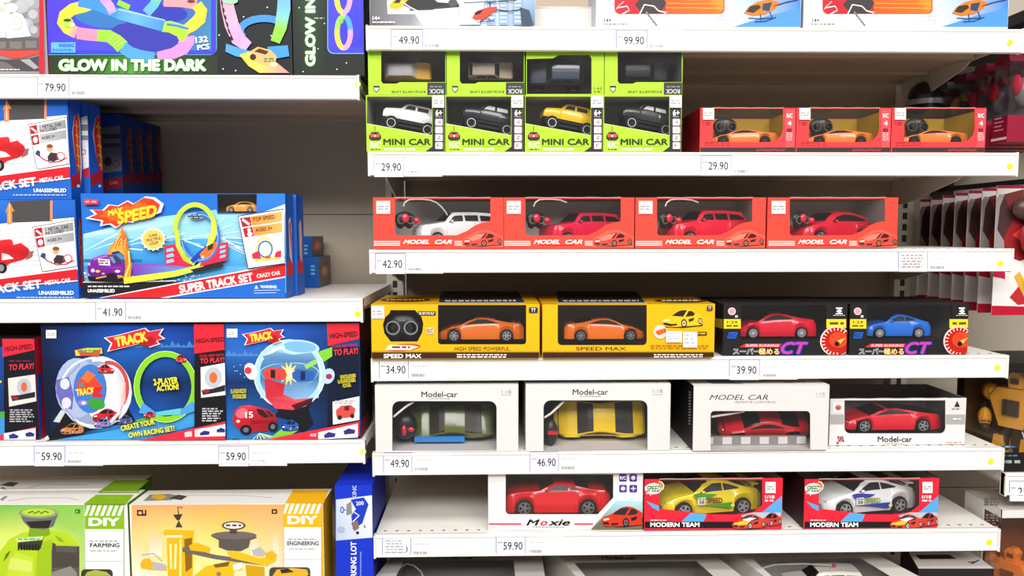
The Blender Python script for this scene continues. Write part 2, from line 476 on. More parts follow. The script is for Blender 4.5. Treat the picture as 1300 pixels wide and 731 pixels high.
# price cards
def price(px, py, txt, lab, w=44, blank=False, wide=0):
    f = Face((0, -.003, 0), (0, -1, 0)); c = PY(px+w/2, py+13, -.003)
    t = thing('price_tag', lab, 'price tag', c, group='price tags on the shelf rails')
    a = Art(f, .0004)
    a.r(px, py, px+w, py+26, '8f88b8'); a.r(px+1, py+1, px+w-1, py+26, 'f1f1f7')
    a.build('card', t, PAPER)
    a = Art(f, .0007)
    if txt:
        a.t(txt, px+w*.25, py+8.5, px+w*.89, py+18.5, '2a2a30', b=.006); a.t('RM', px+3, py+8, px+8, py+10.5, '66666e')
    else:
        for k in range(5): a.greek(px+4+k % 2*2, py+4+k*3.6, px+w-7, py+6.6+k*3.6, 1, 'b48f90' if wide else 'a9a9b0', .2)
        if not wide: a.t(')', px+w-7, py+11, px+w-4.5, py+20, '222222')
    a.build('printed_price' if txt else 'small_print', t, PAPER)
    a = Art(f, .0003); a.r(px+w, py+.5, px+w+48, py+25.5, 'fbfaf7'); a.greek(px+w+4, py+8, px+w+26, py+11, 1, 'c9c9c9'); a.bars(px+w+3, py+18.5, px+w+20, py+22.5, '8d8d92')
    a.build('barcode_strip', t, PAPER)
price(47, 97.5, '79.90', 'price tag reading 79.90 on the rail under the locomotive box', 41)
price(121, 382.5, '41.90', 'price tag reading 41.90 on the rail under the flame hoop box', 39)
price(43, 565.5, '59.90', 'price tag reading 59.90 under the transparent loop wheel box', 40)
price(277.5, 565.5, '59.90', 'price tag reading 59.90 under the transparent ball arena box', 39)
price(496, 37.5, '49.90', 'price tag reading 49.90 on the topmost shelf rail', 41)
price(782, 38, '99.90', 'price tag reading 99.90 on the topmost shelf rail', 40)
price(474.5, 198.5, '29.90', 'price tag reading 29.90 under the lime box with the white car', 39)
price(889.5, 197, '29.90', 'price tag reading 29.90 under the first orange car box', 39)
price(476, 321.5, '42.90', 'price tag reading 42.90 under the red box with the white car', 39)
price(481, 455.5, '34.90', 'price tag reading 34.90 under the yellow box with the remote control', 38)
price(925.5, 456, '39.90', 'price tag reading 39.90 under the black box with the red car', 39)
price(486.5, 574.5, '49.90', 'price tag reading 49.90 under the white box with the green car', 37)
price(672.5, 573, '46.90', 'price tag reading 46.90 under the white box with the yellow car', 37)
price(629.5, 679, '59.90', 'price tag reading 59.90 below the white and red coupe box', 38)
price(485, 681, '', 'worn price tag with faded small print at the left of the sixth shelf', 37)
price(1140, 319, '', 'pale printed notice tag at the right of the third shelf rail', 38, wide=1)
price(1281, 610, '25.90', 'price tag reading 25.90 on the far right shelf rail', 44)
def dot(px, py, lab):
    f = Face((0, -.0035, 0), (0, -1, 0)); a = Art(f, .0003); a.e(px, py, 3.8, 3.8, 'eef02a'); a.t('3', px-1.2, py-1.8, px+1.2, py+1.8, 'c3c83a')
    o = a.mb.build('round_sticker', PAPER); tag(o, lab, 'sticker', 'yellow round stickers on the shelf rails')
for (x, y), w in zip(((454, 107), (454, 398.5), (461, 573), (1282, 54), (1282, 211), (1270, 334.5), (1266, 466.5), (1258, 585.5), (1256, 688)),
                     ('left bay top rail', 'left bay middle rail', 'left bay lower rail', 'topmost middle rail', 'second middle rail', 'third middle rail', 'fourth middle rail', 'fifth middle rail', 'sixth middle rail')):
    dot(x, y, 'small yellow round sticker at the right end of the '+w)
# ------------------------------------------------------------------ light
w = bpy.data.worlds.new('shop'); SC.world = w; w.use_nodes = True
w.node_tree.nodes['Background'].inputs[0].default_value = (1, .97, .93, 1); w.node_tree.nodes['Background'].inputs[1].default_value = WORLD_K if 'WORLD_K' in globals() else .30
def area(name, loc, sx, sy, e, target, col=(1, .975, .94)):
    l = bpy.data.lights.new(name, 'AREA'); l.shape = 'RECTANGLE'; l.size = sx; l.size_y = sy; l.energy = e; l.color = col
    o = bpy.data.objects.new(name, l); COL.objects.link(o); o.location = loc
    o.rotation_euler = (V(target)-V(loc)).to_track_quat('-Z', 'Y').to_euler()
area('ceiling_light', (.2, -1.35, 3.0), 3.2, .5, 40, (.2, -.2, 1.1))
area('ceiling_light', (.2, -2.6, 2.9), 3.6, .8, 52, (.2, 0, 1.2))
area('ceiling_light', (.2, -3.7, 3.45), 4.2, .8, 92, (.2, 0, 1.2))  # added farther back for more frontal light into the box windows
# ------------------------------------------------------------------ toy cars
def cur(pts, x):
    """smooth-ish interpolation through control points"""
    if x <= pts[0][0]: return pts[0][1]
    for (x0, y0), (x1, y1) in zip(pts[:-1], pts[1:]):
        if x <= x1:
            t = (x-x0)/(x1-x0); return y0+(y1-y0)*t
    return pts[-1][1]
STY = {
 'super': dict(w=.205, belt=[(0, .085), (.04, .11), (.15, .15), (.25, .17), (.6, .185), (.8, .195), (.97, .185), (1, .15)], top=[(0, .09), (.04, .115), (.15, .158), (.24, .172), (.36, .225), (.45, .248), (.55, .25), (.65, .236), (.8, .208), (.97, .19), (1, .155)],
   plan=[(0, .62), (.03, .82), (.12, .96), (.3, .97), (.5, .95), (.75, 1), (.95, .95), (1, .85)], wh=(.185, .8), r=.075, zb=.03, side=[[(.30, .12, .2), (.36, .12, .62), (.46, .12, .9), (.56, .12, .86), (.64, .14, .6), (.70, .2, .3)]], ws=(.25, .42), rs=(.66, .86), spoil=0),
 'coupe': dict(w=.21, belt=[(0, .1), (.04, .14), (.14, .175), (.3, .195), (.6, .2), (.8, .215), (.95, .2), (1, .16)], top=[(0, .105), (.04, .145), (.14, .185), (.29, .205), (.4, .265), (.5, .292), (.6, .29), (.72, .262), (.86, .224), (.95, .205), (1, .165)],
   plan=[(0, .62), (.04, .84), (.14, .97), (.3, .96), (.5, .94), (.78, 1), (.95, .93), (1, .8)], wh=(.185, .79), r=.083, zb=.035, side=[[(.35, .1, .2), (.41, .1, .6), (.49, .1, .86), (.585, .1, .86)], [(.6, .1, .85), (.68, .15, .78), (.75, .25, .5)]], ws=(.3, .455), rs=(.68, .84), spoil=0),
 'muscle': dict(w=.2, belt=[(0, .13), (.03, .18), (.14, .2), (.32, .21), (.6, .215), (.8, .225), (.96, .21), (1, .17)], top=[(0, .135), (.03, .19), (.14, .212), (.33, .222), (.42, .265), (.5, .288), (.6, .286), (.7, .262), (.82, .235), (.96, .222), (1, .18)],
   plan=[(0, .8), (.03, .92), (.14, .98), (.4, .95), (.75, 1), (.96, .93), (1, .85)], wh=(.185, .79), r=.082, zb=.03, side=[[(.37, .1, .15), (.43, .12, .6), (.5, .12, .82), (.6, .12, .82)], [(.62, .12, .8), (.68, .15, .7), (.73, .25, .45)]], ws=(.335, .465), rs=(.67, .8), spoil=0),
 'suv': dict(w=.2, belt=[(0, .18), (.025, .225), (.26, .25), (.5, .26), (.96, .265), (1, .24)], top=[(0, .185), (.025, .235), (.26, .268), (.29, .28), (.385, .375), (.44, .39), (.7, .392), (.92, .378), (.965, .30), (1, .25)],
   plan=[(0, .86), (.025, .95), (.15, 1), (.9, 1), (.97, .96), (1, .9)], wh=(.19, .8), r=.08, zb=.05, side=[[(.335, .12, .3), (.4, .12, .78), (.51, .12, .8)], [(.535, .12, .8), (.7, .12, .8)], [(.73, .12, .78), (.86, .12, .76), (.92, .14, .35)]], ws=(.285, .392), rs=(.925, .965), spoil=0),
 'hatch': dict(w=.205, belt=[(0, .13), (.03, .175), (.2, .22), (.5, .235), (.95, .24), (1, .2)], top=[(0, .135), (.03, .185), (.2, .24), (.28, .262), (.42, .345), (.54, .366), (.7, .358), (.86, .325), (.95, .27), (1, .21)],
   plan=[(0, .7), (.04, .88), (.15, .98), (.5, 1), (.9, .96), (1, .8)], wh=(.19, .8), r=.083, zb=.035, side=[[(.38, .14, .25), (.46, .14, .7), (.58, .14, .86), (.72, .14, .84), (.82, .2, .62), (.87, .3, .45)]], ws=(.275, .44), rs=(.8, .93), spoil=0),
 'jeep': dict(w=.19, belt=[(0, .33), (.03, .36), (.2, .385), (.5, .385), (.97, .385), (1, .36)], top=[(0, .335), (.03, .37), (.28, .405), (.31, .41), (.4, .495), (.46, .505), (.75, .5), (.9, .485), (.97, .41), (1, .37)],
   plan=[(0, .9), (.03, .98), (.15, 1), (.95, 1), (1, .94)], wh=(.17, .83), r=.13, zb=.235, side=[[(.37, .15, .3), (.43, .15, .8), (.56, .15, .82)], [(.6, .15, .82), (.8, .15, .8)]], ws=(.31, .41), rs=(.9, .96), spoil=0, arch=.11, wz=.13, ww=.15),
}
def taller(new, old, k, base=.07):
    d = dict(STY[old]); f = lambda L: [(x, base+(z-base)*k) for x, z in L]
    d['belt'] = f(d['belt']); d['top'] = f(d['top']); STY[new] = d
taller('super2', 'super', 1.17); taller('super3', 'super', 1.38); taller('coupe3', 'coupe', 1.32); taller('coupe2', 'coupe', 1.2); taller('muscle2', 'muscle', 1.1)
for k_, s_ in (('belt', STY['jeep']['belt']), ('top', STY['jeep']['top'])): STY['jeep'][k_] = [(x, .3+(z-.3)*1.22) for x, z in s_]
def car(label, sty, color, L, loc, rot=(0, 0, 0), glass='17161a', rim='b9bbc0', spokes=5, lamp='e8ecef', group=None, accents=None, name='toy_car', cat='toy car', wheels=True, roofcol=None, flipped=False):
    color = tuple(min(.9, c*1.3) for c in lin(color)[:3])+(1.0,)
    S = STY[sty]; t = thing(name, label, cat, loc, rot, group)
    zb = S['zb']; r = S['r']; arch = S.get('arch', r*1.13); wz = S.get('wz', r)
    def X(x): return (x-.5)*L*(-1 if flipped else 1)
    def ring(x):
        w = S['w']*cur(S['plan'], x); be = cur(S['belt'], x); to = cur(S['top'], x); g = max(to-be, .004)
        za = zb
        for wx in S['wh']:
            d = abs(x-wx)
            if d < arch: za = max(za, wz+math.sqrt(arch*arch-d*d))
        za = min(za, be-.02)
        wr = w*(.93-.22*min(1, g/.1))
        h = be-za
        bul = .012 if any(abs(x-wx) < arch*1.25 for wx in S['wh']) else 0
        return [(0, zb), (w*.8, zb), (w*.955, za), (w+bul*.6, za+h*.3), (w+bul, za+h*.62), (w*.965+bul*.3, be-.1*h), (w*.93, be+.08*g), (wr, to-.16*g), (wr*.9, to-.04*g), (wr*.5, to), (0, to+.002)]
    xs = sorted(set([i/72 for i in range(73)]+[wx+s*arch for wx in S['wh'] for s in (-1, -.97, .97, 1)]))
    rings = [ring(x) for x in xs]; n = 11
    mb = MB(); P = []
    for x, rg in zip(xs, rings):
        for y, z in rg: P.append(V((X(x), -y*L, z*L)))
        for y, z in rg[::-1][1:-1]: P.append(V((X(x), y*L, z*L)))
    m_ = 2*n-2
    fs = [(i*m_+k, i*m_+(k+1) % m_, (i+1)*m_+(k+1) % m_, (i+1)*m_+k) for i in range(len(xs)-1) for k in range(m_)]
    fs += [tuple(range(m_))[::-1], tuple(range((len(xs)-1)*m_, len(xs)*m_))]
    if flipped: fs = [f[::-1] for f in fs]
    mb.idx(P, fs, color)
    mb.build('body', PAINT, t, smooth=True)
    # windows
    gl = MB()
    for strip in S['side']:
        sub = []
        for (x0, a0, b0), (x1, a1, b1) in zip(strip[:-1], strip[1:]):
            for k in range(4):
                u = k/4; sub.append((x0+(x1-x0)*u, a0+(a1-a0)*u, b0+(b1-b0)*u))
        sub.append(strip[-1])
        for sg in (-1, 1):
            rows = []
            for x, a, b in sub:
                rg = ring(x); p6, p7 = rg[6], rg[7]
                f = lambda q: V((X(x), sg*(p6[0]+(p7[0]-p6[0])*q+.004)*L, (p6[1]+(p7[1]-p6[1])*q+.001)*L))
                rows.append((f(a), f(b)))
            for (a, b), (c, d) in zip(rows[:-1], rows[1:]): gl.face([a, c, d, b] if (sg < 0) != flipped else [a, b, d, c], glass)
    def band(xa, xb, col):
        rows = []
        for k in range(9):
            x = xa+(xb-xa)*k/8; rg = ring(x); row = []
            for i in (7, 8, 9): row.append((rg[i][0]*.95, rg[i][1]))
            row.append((0, rg[10][1]))
            ys = [V((X(x), -y*L, (z+.004)*L)) for y, z in row]+[V((X(x), y*L, (z+.004)*L)) for y, z in row[::-1][1:]]
            rows.append(ys)
        for a, b in zip(rows[:-1], rows[1:]):
            for k in range(len(a)-1): gl.face([a[k], a[k+1], b[k+1], b[k]][::-1 if flipped else 1], col)
    band(*S['ws'], glass); band(*S['rs'], glass)
    gl.build('windows', PLAST, t, smooth=True)
    if roofcol:
        gl2 = gl; gl = MB(); band(roofcol[0], roofcol[1], roofcol[2]); gl.build('roof_panel', PAINT, t, smooth=True)
    # chassis
    ch = MB(); w = S['w']*L*.78
    ch.box(X(.04) if not flipped else X(.96), X(.96) if not flipped else X(.04), -w, w, zb*L*.8, (zb+.09)*L, '121213')
    if sty == 'jeep': ch.box(-.3*L, .3*L, -w*.55, w*.55, .12*L, .3*L, '1b1a1a')
    for sx in S['wh']: ch.lathe([(r*.25*L, -S['w']*L*.9), (r*.25*L, S['w']*L*.9)], 8, '2a2a2c', Matrix.Translation((X(sx), 0, wz*L)), 'y')
    ch.build('chassis', PLAST, t)
    # lamps and trim
    lm = MB()
    for sg in (-1, 1):
        rg = ring(.05); lm.ellipsoid((X(.055), sg*rg[5][0]*.8*L, (rg[5][1]-.0)*L), (.035*L, .022*L, .012*L), lamp)
    lm.build('headlights', CHROME, t, smooth=True)
    lm = MB()
    for sg in (-1, 1):
        rg = ring(.98); lm.ellipsoid((X(.985), sg*rg[5][0]*.78*L, (rg[5][1]-.03)*L), (.012*L, .03*L, .014*L), '8e1014')
    lm.build('tail_lights', PLAST, t, smooth=True)
    if S['spoil'] or sty in ('coupe', 'coupe2') and accents == 'wing':
        sp = MB(); sp.box(X(.9), X(.97), -.17*L, .17*L, .27*L, .278*L, color)
        for sg in (-1, 1): sp.box(X(.92), X(.95), sg*.12*L-.004*L, sg*.12*L+.004*L, .22*L, .271*L, color)
        sp.build('rear_wing', PAINT, t)
    if sty[:4] in ('suv', 'hatc', 'coup', 'musc'):
        mr = MB(); mx = S['side'][0][0][0]+.03; rg = ring(mx)
        for sg in (-1, 1): mr.ellipsoid((X(mx), sg*(rg[6][0]+.02)*L, (rg[6][1]+.02)*L), (.02*L, .016*L, .014*L), color, 10, 6)
        mr.build('mirrors', PAINT, t, smooth=True)
    # wheels
    if wheels:
        ww = S.get('ww', .085)*L
        for wx in S['wh']:
            for sg in (-1, 1):
                tr = MB(); R = r*L
                yo = sg*(S['w']+.012 if sty != 'jeep' else S['w']+.06)*L; yi = yo-sg*ww
                xf = Matrix.Translation((X(wx), 0, wz*L))
                tr.lathe([(R*.6, yi), (R*.9, yi), (R, yi+sg*ww*.2), (R, yo-sg*ww*.2), (R*.93, yo-sg*ww*.04), (R*.72, yo), (R*.68, yo-sg*ww*.12), (R*.1, yo-sg*ww*.16)], 26, '191919', xf, 'y')
                wo = tr.build('wheel', RUBB, t, smooth=True)
                rm = MB(); y1 = yo-sg*ww*.03
                if spokes:
                    rm.lathe([(R*.7, yo-sg*ww*.1), (R*.7, y1), (R*.6, y1), (R*.6, yo-sg*ww*.1)], 24, rim, xf, 'y', False)
                    rm.lathe([(R*.16, yo-sg*ww*.12), (R*.16, y1), (R*.02, y1+sg*ww*.02)], 12, rim, xf, 'y')
                    for k in range(spokes):
                        a = 2*math.pi*k/spokes; M = xf @ Matrix.Rotation(a, 4, 'Y')
                        h = R*(.11 if spokes < 8 else .06)
                        rm.box(R*.1, R*.64, min(y1, yo-sg*ww*.1), max(y1, yo-sg*ww*.1), -h, h, rim, M)
                else:
                    rm.lathe([(R*.62, yo-sg*ww*.1), (R*.62, y1), (R*.52, y1), (R*.5, yo-sg*ww*.1)], 24, rim, xf, 'y', False)
                rm.build('rim', CHROME, wo)
    return t
def place(xl, xr, yg, Y):
    """length and base point of a thing whose near side stands in the plane Y between two photo columns"""
    a = PY(xl, yg, Y); b = PY(xr, yg, Y); return (b-a).length, (a+b)/2
def sidecar(label, sty, color, xl, xr, yg, Y, z=None, **k):
    L, c = place(xl, xr, yg, Y); w = STY[sty]['w']*L
    return car(label, sty, color, L, (c.x, Y+w*1.1, c.z if z is None else z), **k)
def controller(label, loc, s, col='1b1b1e', knob='b9bbbd', group=None, rot=(0, 0, 0)):
    """two-ring pistol pad of a toy car, lying upright in its box"""
    t = thing('remote_control', label, 'remote control', loc, rot, group)
    b = MB(); b.ellipsoid((0, 0, 0), (s*.5, s*.16, s*.36), col); b.ellipsoid((-s*.22, 0, -s*.2), (s*.2, s*.14, s*.26), col); b.ellipsoid((s*.22, 0, -s*.2), (s*.2, s*.14, s*.26), col)
    b.build('shell', PLAST, t, smooth=True)
    for sx in (-1, 1):
        k = MB(); xf = Matrix.Translation((sx*s*.24, -s*.13, -s*.05))
        k.lathe([(s*.19, 0), (s*.19, -s*.06), (s*.155, -s*.06), (s*.15, 0)], 22, knob, xf, 'y'); k.lathe([(s*.07, 0), (s*.06, -s*.08)], 14, '303034', xf, 'y')
        k.build('joystick', CHROME, t)
    k = MB(); k.box(-s*.1, s*.1, -s*.17, -s*.1, s*.12, s*.22, '8d8f92'); k.build('badge', CHROME, t)
    return t
def antenna(label, pts, r=.0012, col='e9e9e6'):
    c = V(pts[0]); mb = MB(); mb.tube([V(p)-c for p in pts], r, col); o = mb.build('antenna_wire', PLAST, None, smooth=True); o.location = c
    return tag(o, label, 'antenna')

def fit(t, b, m=.0022, floor=None):
    """slide (and if need be shrink) a toy so that it lies wholly inside its carton"""
    dn = b.d.normalized()
    def ext():
        M = mat_of(t); lo = [9]*3; hi = [-9]*3
        def walk(o, W):
            for ch in o.children:
                if ch.type == 'MESH':
                    for v in ch.data.vertices:
                        q = (W @ v.co)-b.a
                        for i, c in enumerate((q.dot(b.u), q.dot(dn), q.z)):
                            lo[i] = min(lo[i], c); hi[i] = max(hi[i], c)
                walk(ch, W)
        walk(t, M); return lo, hi
    size = (b.Wd, b.depth, b.h)
    lo, hi = ext()
    k = min([1]+[(size[i]-2*m)/(hi[i]-lo[i]) for i in range(3)])
    if k < 1: t.scale = (k*.995,)*3; lo, hi = ext()
    ax = (b.u, dn, V((0, 0, 1)))
    for i in range(3):
        if lo[i] < m: t.location += ax[i]*(m-lo[i])
        elif hi[i] > size[i]-m: t.location -= ax[i]*(hi[i]-size[i]+m)
    return t
E0 = .0009
def shift(art, dx, dy=0, k=1.0, x0=0):
    art.tf = lambda x, y: (x0+(x-x0)*k+dx, y+dy)
def sidedecal(t, sty, L, lift=.004):
    M = mat_of(t); n = (M.to_3x3() @ V((0, -1, 0))).normalized()
    return Art(Face(M @ V((0, -(STY[sty]['w']+lift)*L, 0)), n), .0004)
# ---------- topmost shelf: helicopters
Z = ZR[0]+E0
b = Carton('helicopter_box', 'grey and sky blue box picturing a yellow and a red helicopter', 'toy box', 469, 679.5, -70, Z, .004, depth=.09, front='b9bcc4', side='4e5a70')
A = b.art
A.grid(469.5, -69, 679, 32.5, [['8e9094', '9a9ca0', 'dfe5ee', 'c9dcf2', '8aa6c8'], ['5d5e63', '77787d', 'dbe2ec', 'cfdff2', '9db9dc'], ['5c5c60', '8a8a90', 'eef1f6', 'a9c4ee', '5d7697']])
A.p([(490, -30), (583, -30), (583, 18), (492, 18)], 'c9cacc'); A.p([(527, 18), (583, 18), (583, 32.3), (537, 32.3)], 'f2f2f4')
A.p([(494, 7), (500, 0), (508, -6), (520, -8), (524, 0), (512, 8), (503, 12), (496, 11)], 'e9b21e'); A.p([(499, 4), (505, -2), (511, -3), (507, 4)], '2a2a2a')
A.p([(512, 6), (524, -6), (545, -5), (556, 3), (583, 5), (583, 9), (548, 12), (536, 13), (522, 12)], '2b2a2c'); A.st([(520, 13), (548, 12), (580, 4)], 1.4, '3a3a3c'); A.e(575, 4, 6, 5, '4b4b50'); A.st([(510, 2), (520, 9), (530, 14), (537, 15)], 1.3, 'f5f5f5')
for x in (600, 618, 634, 652): A.r(x, -60, x+11, 32, '8fa9c6'); A.greek(x+1, -60, x+10, 31, 18, 'b8cde4', .1)
A.p([(583, -20), (620, -20), (609, 32), (583, 32)], 'dbe7f6')
A.p([(599, 24), (605, 15), (616, 11), (631, 9), (631, 13), (619, 22), (612, 26), (604, 27)], 'e8432f'); A.p([(602, 17.5), (608, 14), (614, 13), (609, 19), (603, 20)], '1d1d22')
A.st([(589, 4.5), (623, 3), (656, 1)], 1.2, '2c2c30'); A.st([(622, 3), (622, 9)], 1.5, '2c2c30'); A.st([(630, 13), (647, 15), (665, 12)], 1.3, '33343a'); A.p([(660, 10), (672, 14), (677, 33), (662, 33)], '36475e'); A.st([(606, 29), (628, 27)], 1, '222222'); A.st([(611, 26), (610, 29)], .8, '222222'); A.st([(620, 23), (622, 28)], .8, '222222')
A.t('14+', 473.5, 21.5, 483, 26.5, 'ffffff', b=.03); A.greek(473.5, 28, 502, 30.3, 1, 'ffffff', .02)
b.done()
b = Carton('pale_carton', 'plain pale grey carton set back between two helicopter boxes', 'box', 676, 751, 8.5, Z, .05, depth=.1, front='d9d7d2', side='bdbab4')
b.art.r(677, 9.5, 750, 10.6, 'b9b6b0'); b.done()
for i, dx in enumerate((0, 264)):
    b = Carton('helicopter_box', ['white box with an orange helicopter on blue, left of its twin', 'white box with an orange helicopter on blue, at the right end of the top shelf'][i], 'toy box', 757+dx, 1017.5+dx, -70, Z, .004, depth=.09, front='f3f4f6', side='27548f', leftside='c9ced6', group='white helicopter boxes')
    A = b.art; shift(A, dx)
    A.p([(880, 33), (950, -10), (1017, -20), (1017, 34)], ['f3f4f6', '9dc2f0', '3f84dc', '3a7ad2']); A.p([(930, 34.5), (975, 20), (1017, 10), (1017, 34.5)], '4d8ee0')
    A.p(rrect(780, -60, 920, 18, 6), ['d2301c']*0 or 'e0601a'); A.p([(780, -60), (838, -60), (846, 18), (786, 18), (780, 12)], 'b81f2a'); A.p([(846, -60), (918, -60), (918, 12), (912, 18), (846, 18)], ['d4561a', 'f08a2c', 'f08a2c', 'e66a1a', 'd8551a'])
    for k in range(3): A.st([(846, -2+k*6), (880, 0+k*5), (918, -1+k*6)], .9, 'f5a04a')
    A.p([(806, 6), (818, -8), (836, -10), (846, 4), (838, 17), (815, 17)], '3b3236')
    A.st([(784, 10), (796, 8), (799, 13), (790, 18)], 1.4, 'f4d8d8'); A.st([(792, 2), (785, 8), (782, 12)], 1.4, 'e6a5a8'); A.st([(812, 18), (818, 6), (830, 8), (836, 14), (846, 16), (842, 19)], 1.4, 'ffffff'); A.st([(820, 15), (834, 33)], 2.4, '77777a')
    A.t('14+', 767, 23.5, 776, 28, '333338', b=.02); A.greek(765.5, 30, 797, 32, 1, '555560', .03)
    for k in range(3): A.st([(810+k*12, 23+k*3), (850+k*20, 22+k*3), (925, 21+k*4)], .5, 'c9d3e4')
    A.p([(944, 17), (950, 9), (960, 3), (976, -1), (990, 3), (984, 11), (972, 18), (956, 20)], 'f07818'); A.p([(947, 15), (952, 8), (963, 6), (966, 10), (956, 17)], '3a2c28'); A.p([(968, 5), (980, 3), (976, 15), (967, 13)], '30405e')
    A.st([(938, -1), (970, -4), (1000, -2)], 1.3, '2e3a52'); A.st([(982, 8), (998, 3), (1013, 0)], 1.4, '2c3d60'); A.st([(950, 23), (962, 24), (982, 23)], 1, '24385c'); A.st([(958, 28), (972, 27), (985, 22)], 1, '24385c'); A.st([(965, 18), (966, 26)], 1, '24385c'); A.st([(977, 15), (980, 23)], 1, '24385c')
    sd = b.side('l'); sd.tf = None
    b.done()
# ---------- second shelf: lime boxes
Z = ZR[1]+E0
LIME = 'a9d62e'; LIMED = '8dbb22'
colr = ['ece7d8', '22262e', 'f0b01a', '2c2b2c']
lab = ['lime box with the white toy off-roader, bottom row far left', 'lime box with the black toy off-roader with white windows, second in the bottom row', 'lime box with the yellow toy off-roader, third in the bottom row', 'lime box with the black toy off-roader, bottom row beside the orange cars']
clab = ['white toy off-roader on big wheels inside a lime box', 'black toy off-roader with white windows in the second lime box', 'yellow toy off-roader on big wheels inside a lime box', 'black toy off-roader in the lime box beside the orange cars']
DXS = (0, 100.3, 201.3, 301)
for i, dx in enumerate(DXS):
    x0 = 465+dx; win = [(x0+.8, 122.5), (x0+83.5, 122.5), (x0+83.5, 172), (x0+.8, 157)]
    b = Carton('toy_car_box', lab[i], 'toy box', x0, x0+99, 121, Z, .004, depth=.075, front=LIME, side='2b2b2c', inner='b5b0ad', holes=[win], group='lime boxes, bottom row', floor='6a6664')
    zsplit = b.a.z+b.h
    A = b.art; shift(A, dx)
    A.p([(549, 122), (563.8, 122), (563.8, 193), (540, 193), (549, 186)], '2c2a2c')
    A.st([(465.5, 157), (549, 172)], .8, 'd9ee9a')
    A.p([(468.5, 172), (472, 167.5), (480, 167.5), (484, 172), (484, 176), (481, 178.5), (471.5, 178.5), (468.5, 176)], '3a2a2a'); A.st([(476, 167), (476, 160)], .8, '333333'); A.e(472.5, 172, 2.6, 2.3, 'e0524a'); A.e(480, 172, 2.6, 2.3, 'e0524a'); A.r(475, 171, 477.5, 174, 'e9c7c0')
    A.t('R/C', 470, 180.5, 484, 188, 'f4ffe0', b=.03); A.greek(471, 188.7, 483, 191, 1, '3f4a18', .02)
    A.t('MINI CAR', 486.5, 176, 547, 184.2, '2c3a12', b=.035); A.t('EXQUISITE LINE', 488, 187.6, 527, 191.2, 'ffffff', b=.02); A.r(487, 185.6, 540, 186, '7aa01e')
    A.t('6+', 553, 139.5, 561.5, 147, 'ffffff', b=.03); A.greek(553, 147.6, 561, 149, 1, 'cccccc', .02)
    for k in range(4):
        y = 151+k*9.9; A.p(rrect(552.8, y, 562, y+8.4, 1), 'f6eef0'); A.t(['4', '1:43', 'z', 'F'][k], 555, y+1.8, 560, y+6.2, 'd8506a', b=.01)
    b.sticker(549+dx, 121.5, 564+dx, 136.8); b.done()
    L = .077; c = PY(x0+52, 161.5, .03)
    t = fit(car(clab[i], 'jeep', colr[i], L, (c.x, .036, c.z-.13*L), (0, math.radians(10), math.radians(8)), spokes=0, rim='e6e6e8', glass=('f0f0f2' if i in (1, 3) else '2c2622'), group='toy off-roaders'), b)
    rp = MB(); q0 = PY(x0+30, 172, .03); q1 = PY(x0+76, 180, .03); zb_ = b.zs+.0015
    rp.prism([(q0.x, zb_), (q1.x, zb_), (q1.x, q1.z), (q0.x, q0.z)], 'y', .012, .062, '3a3434'); rp.build('display_ramp', STOCK, b.root, world=True)
# top row lies on its back: windows show the cars from above
lab = ['upside down lime box with the yellow and silver car, top row far left', 'upside down lime box with the pale bronze car seen from above', 'lime box with the dark blue car seen from above, third in the top row', 'upside down lime box with the black car, top row far right']
clab = ['yellow and silver toy car seen from above in the top left lime box', 'pale bronze toy car seen from above in a lime box', 'dark blue toy car seen from above in a lime box', 'black toy car seen from above in the top right lime box']
ctop = ['f0a818', 'b5a58c', '333c4c', '2d2a2c']
ZT = PY(600, 120.6, .004).z
for i, dx in enumerate((0, 99.8, 200.5, 300.2)):
    x0 = 467.4+dx
    if i == 2: win = [(x0+.8, 74), (x0+24, 74), (x0+24, 64), (x0+.9, 64)]; win = [(x0+.8, 75), (x0+34, 74), (x0+42, 70), (x0+80, 70), (x0+83, 74), (x0+83, 119.4), (x0+.8, 119.4)]
    else: win = [(x0+16.5, 63), (x0+98, 63), (x0+98, 104.3), (x0+40, 104.3), (x0+36, 106.2), (x0+19, 106.2), (x0+16.5, 103)]
    b = Carton('toy_car_box', lab[i], 'toy box', x0, x0+98.8, 62.5, ZT+.0004, .0078, depth=.072, front=LIME, side=LIMED, inner='7d7472', holes=[win], group='lime boxes, top row')
    A = b.art
    if i == 2:
        A.t('1:43', x0+86, 110.5, x0+96, 114.5, '40501a', b=.01); A.greek(x0+86, 115.5, x0+96, 118, 1, '40501a', .02); A.greek(x0+60, 64, x0+80, 68, 1, '40501a', .1)
    else:
        shift(A, dx)
        A.r(542.5, 104.8, 566, 120.4, '38363a'); A.t('ROCK', 545, 113, 563, 118.8, 'c8c6ca', rot=180, b=.03); A.greek(546, 109, 563, 111.6, 1, '8d8b90', .1)
        A.t('EXQUISITE LINE', 497, 114.8, 540, 118.2, '3c4a14', rot=180, b=.015)
        A.p([(474.2, 109), (481.8, 109), (481.5, 114.5), (478, 117.8), (474.6, 114.5)], '2b3310'); A.p([(475.2, 111.5), (480.8, 111.5), (480.4, 114), (478, 116.4), (475.6, 114)], 'f2f2ea'); A.greek(470, 63.5, 482, 66, 1, '50601c', .1)
    b.done()
    cx, yc, L = [(518, 91, .066), (623, 90, .064), (706, 95, .078), (817, 92, .07)][i]
    c = PY(cx, yc, .045)
    fit(car(clab[i], 'jeep', ctop[i], L, (c.x, .045+.022, c.z), (math.radians(90), 0, 0), flipped=(i != 2), glass=('d8d8da' if i == 0 else '1d1d22'), spokes=0, rim='c9c9cc', group='toy cars seen from above', roofcol=(.42, .9, ['c9cad0', 'cabda4', '3a4456', '272528'][i])), b)
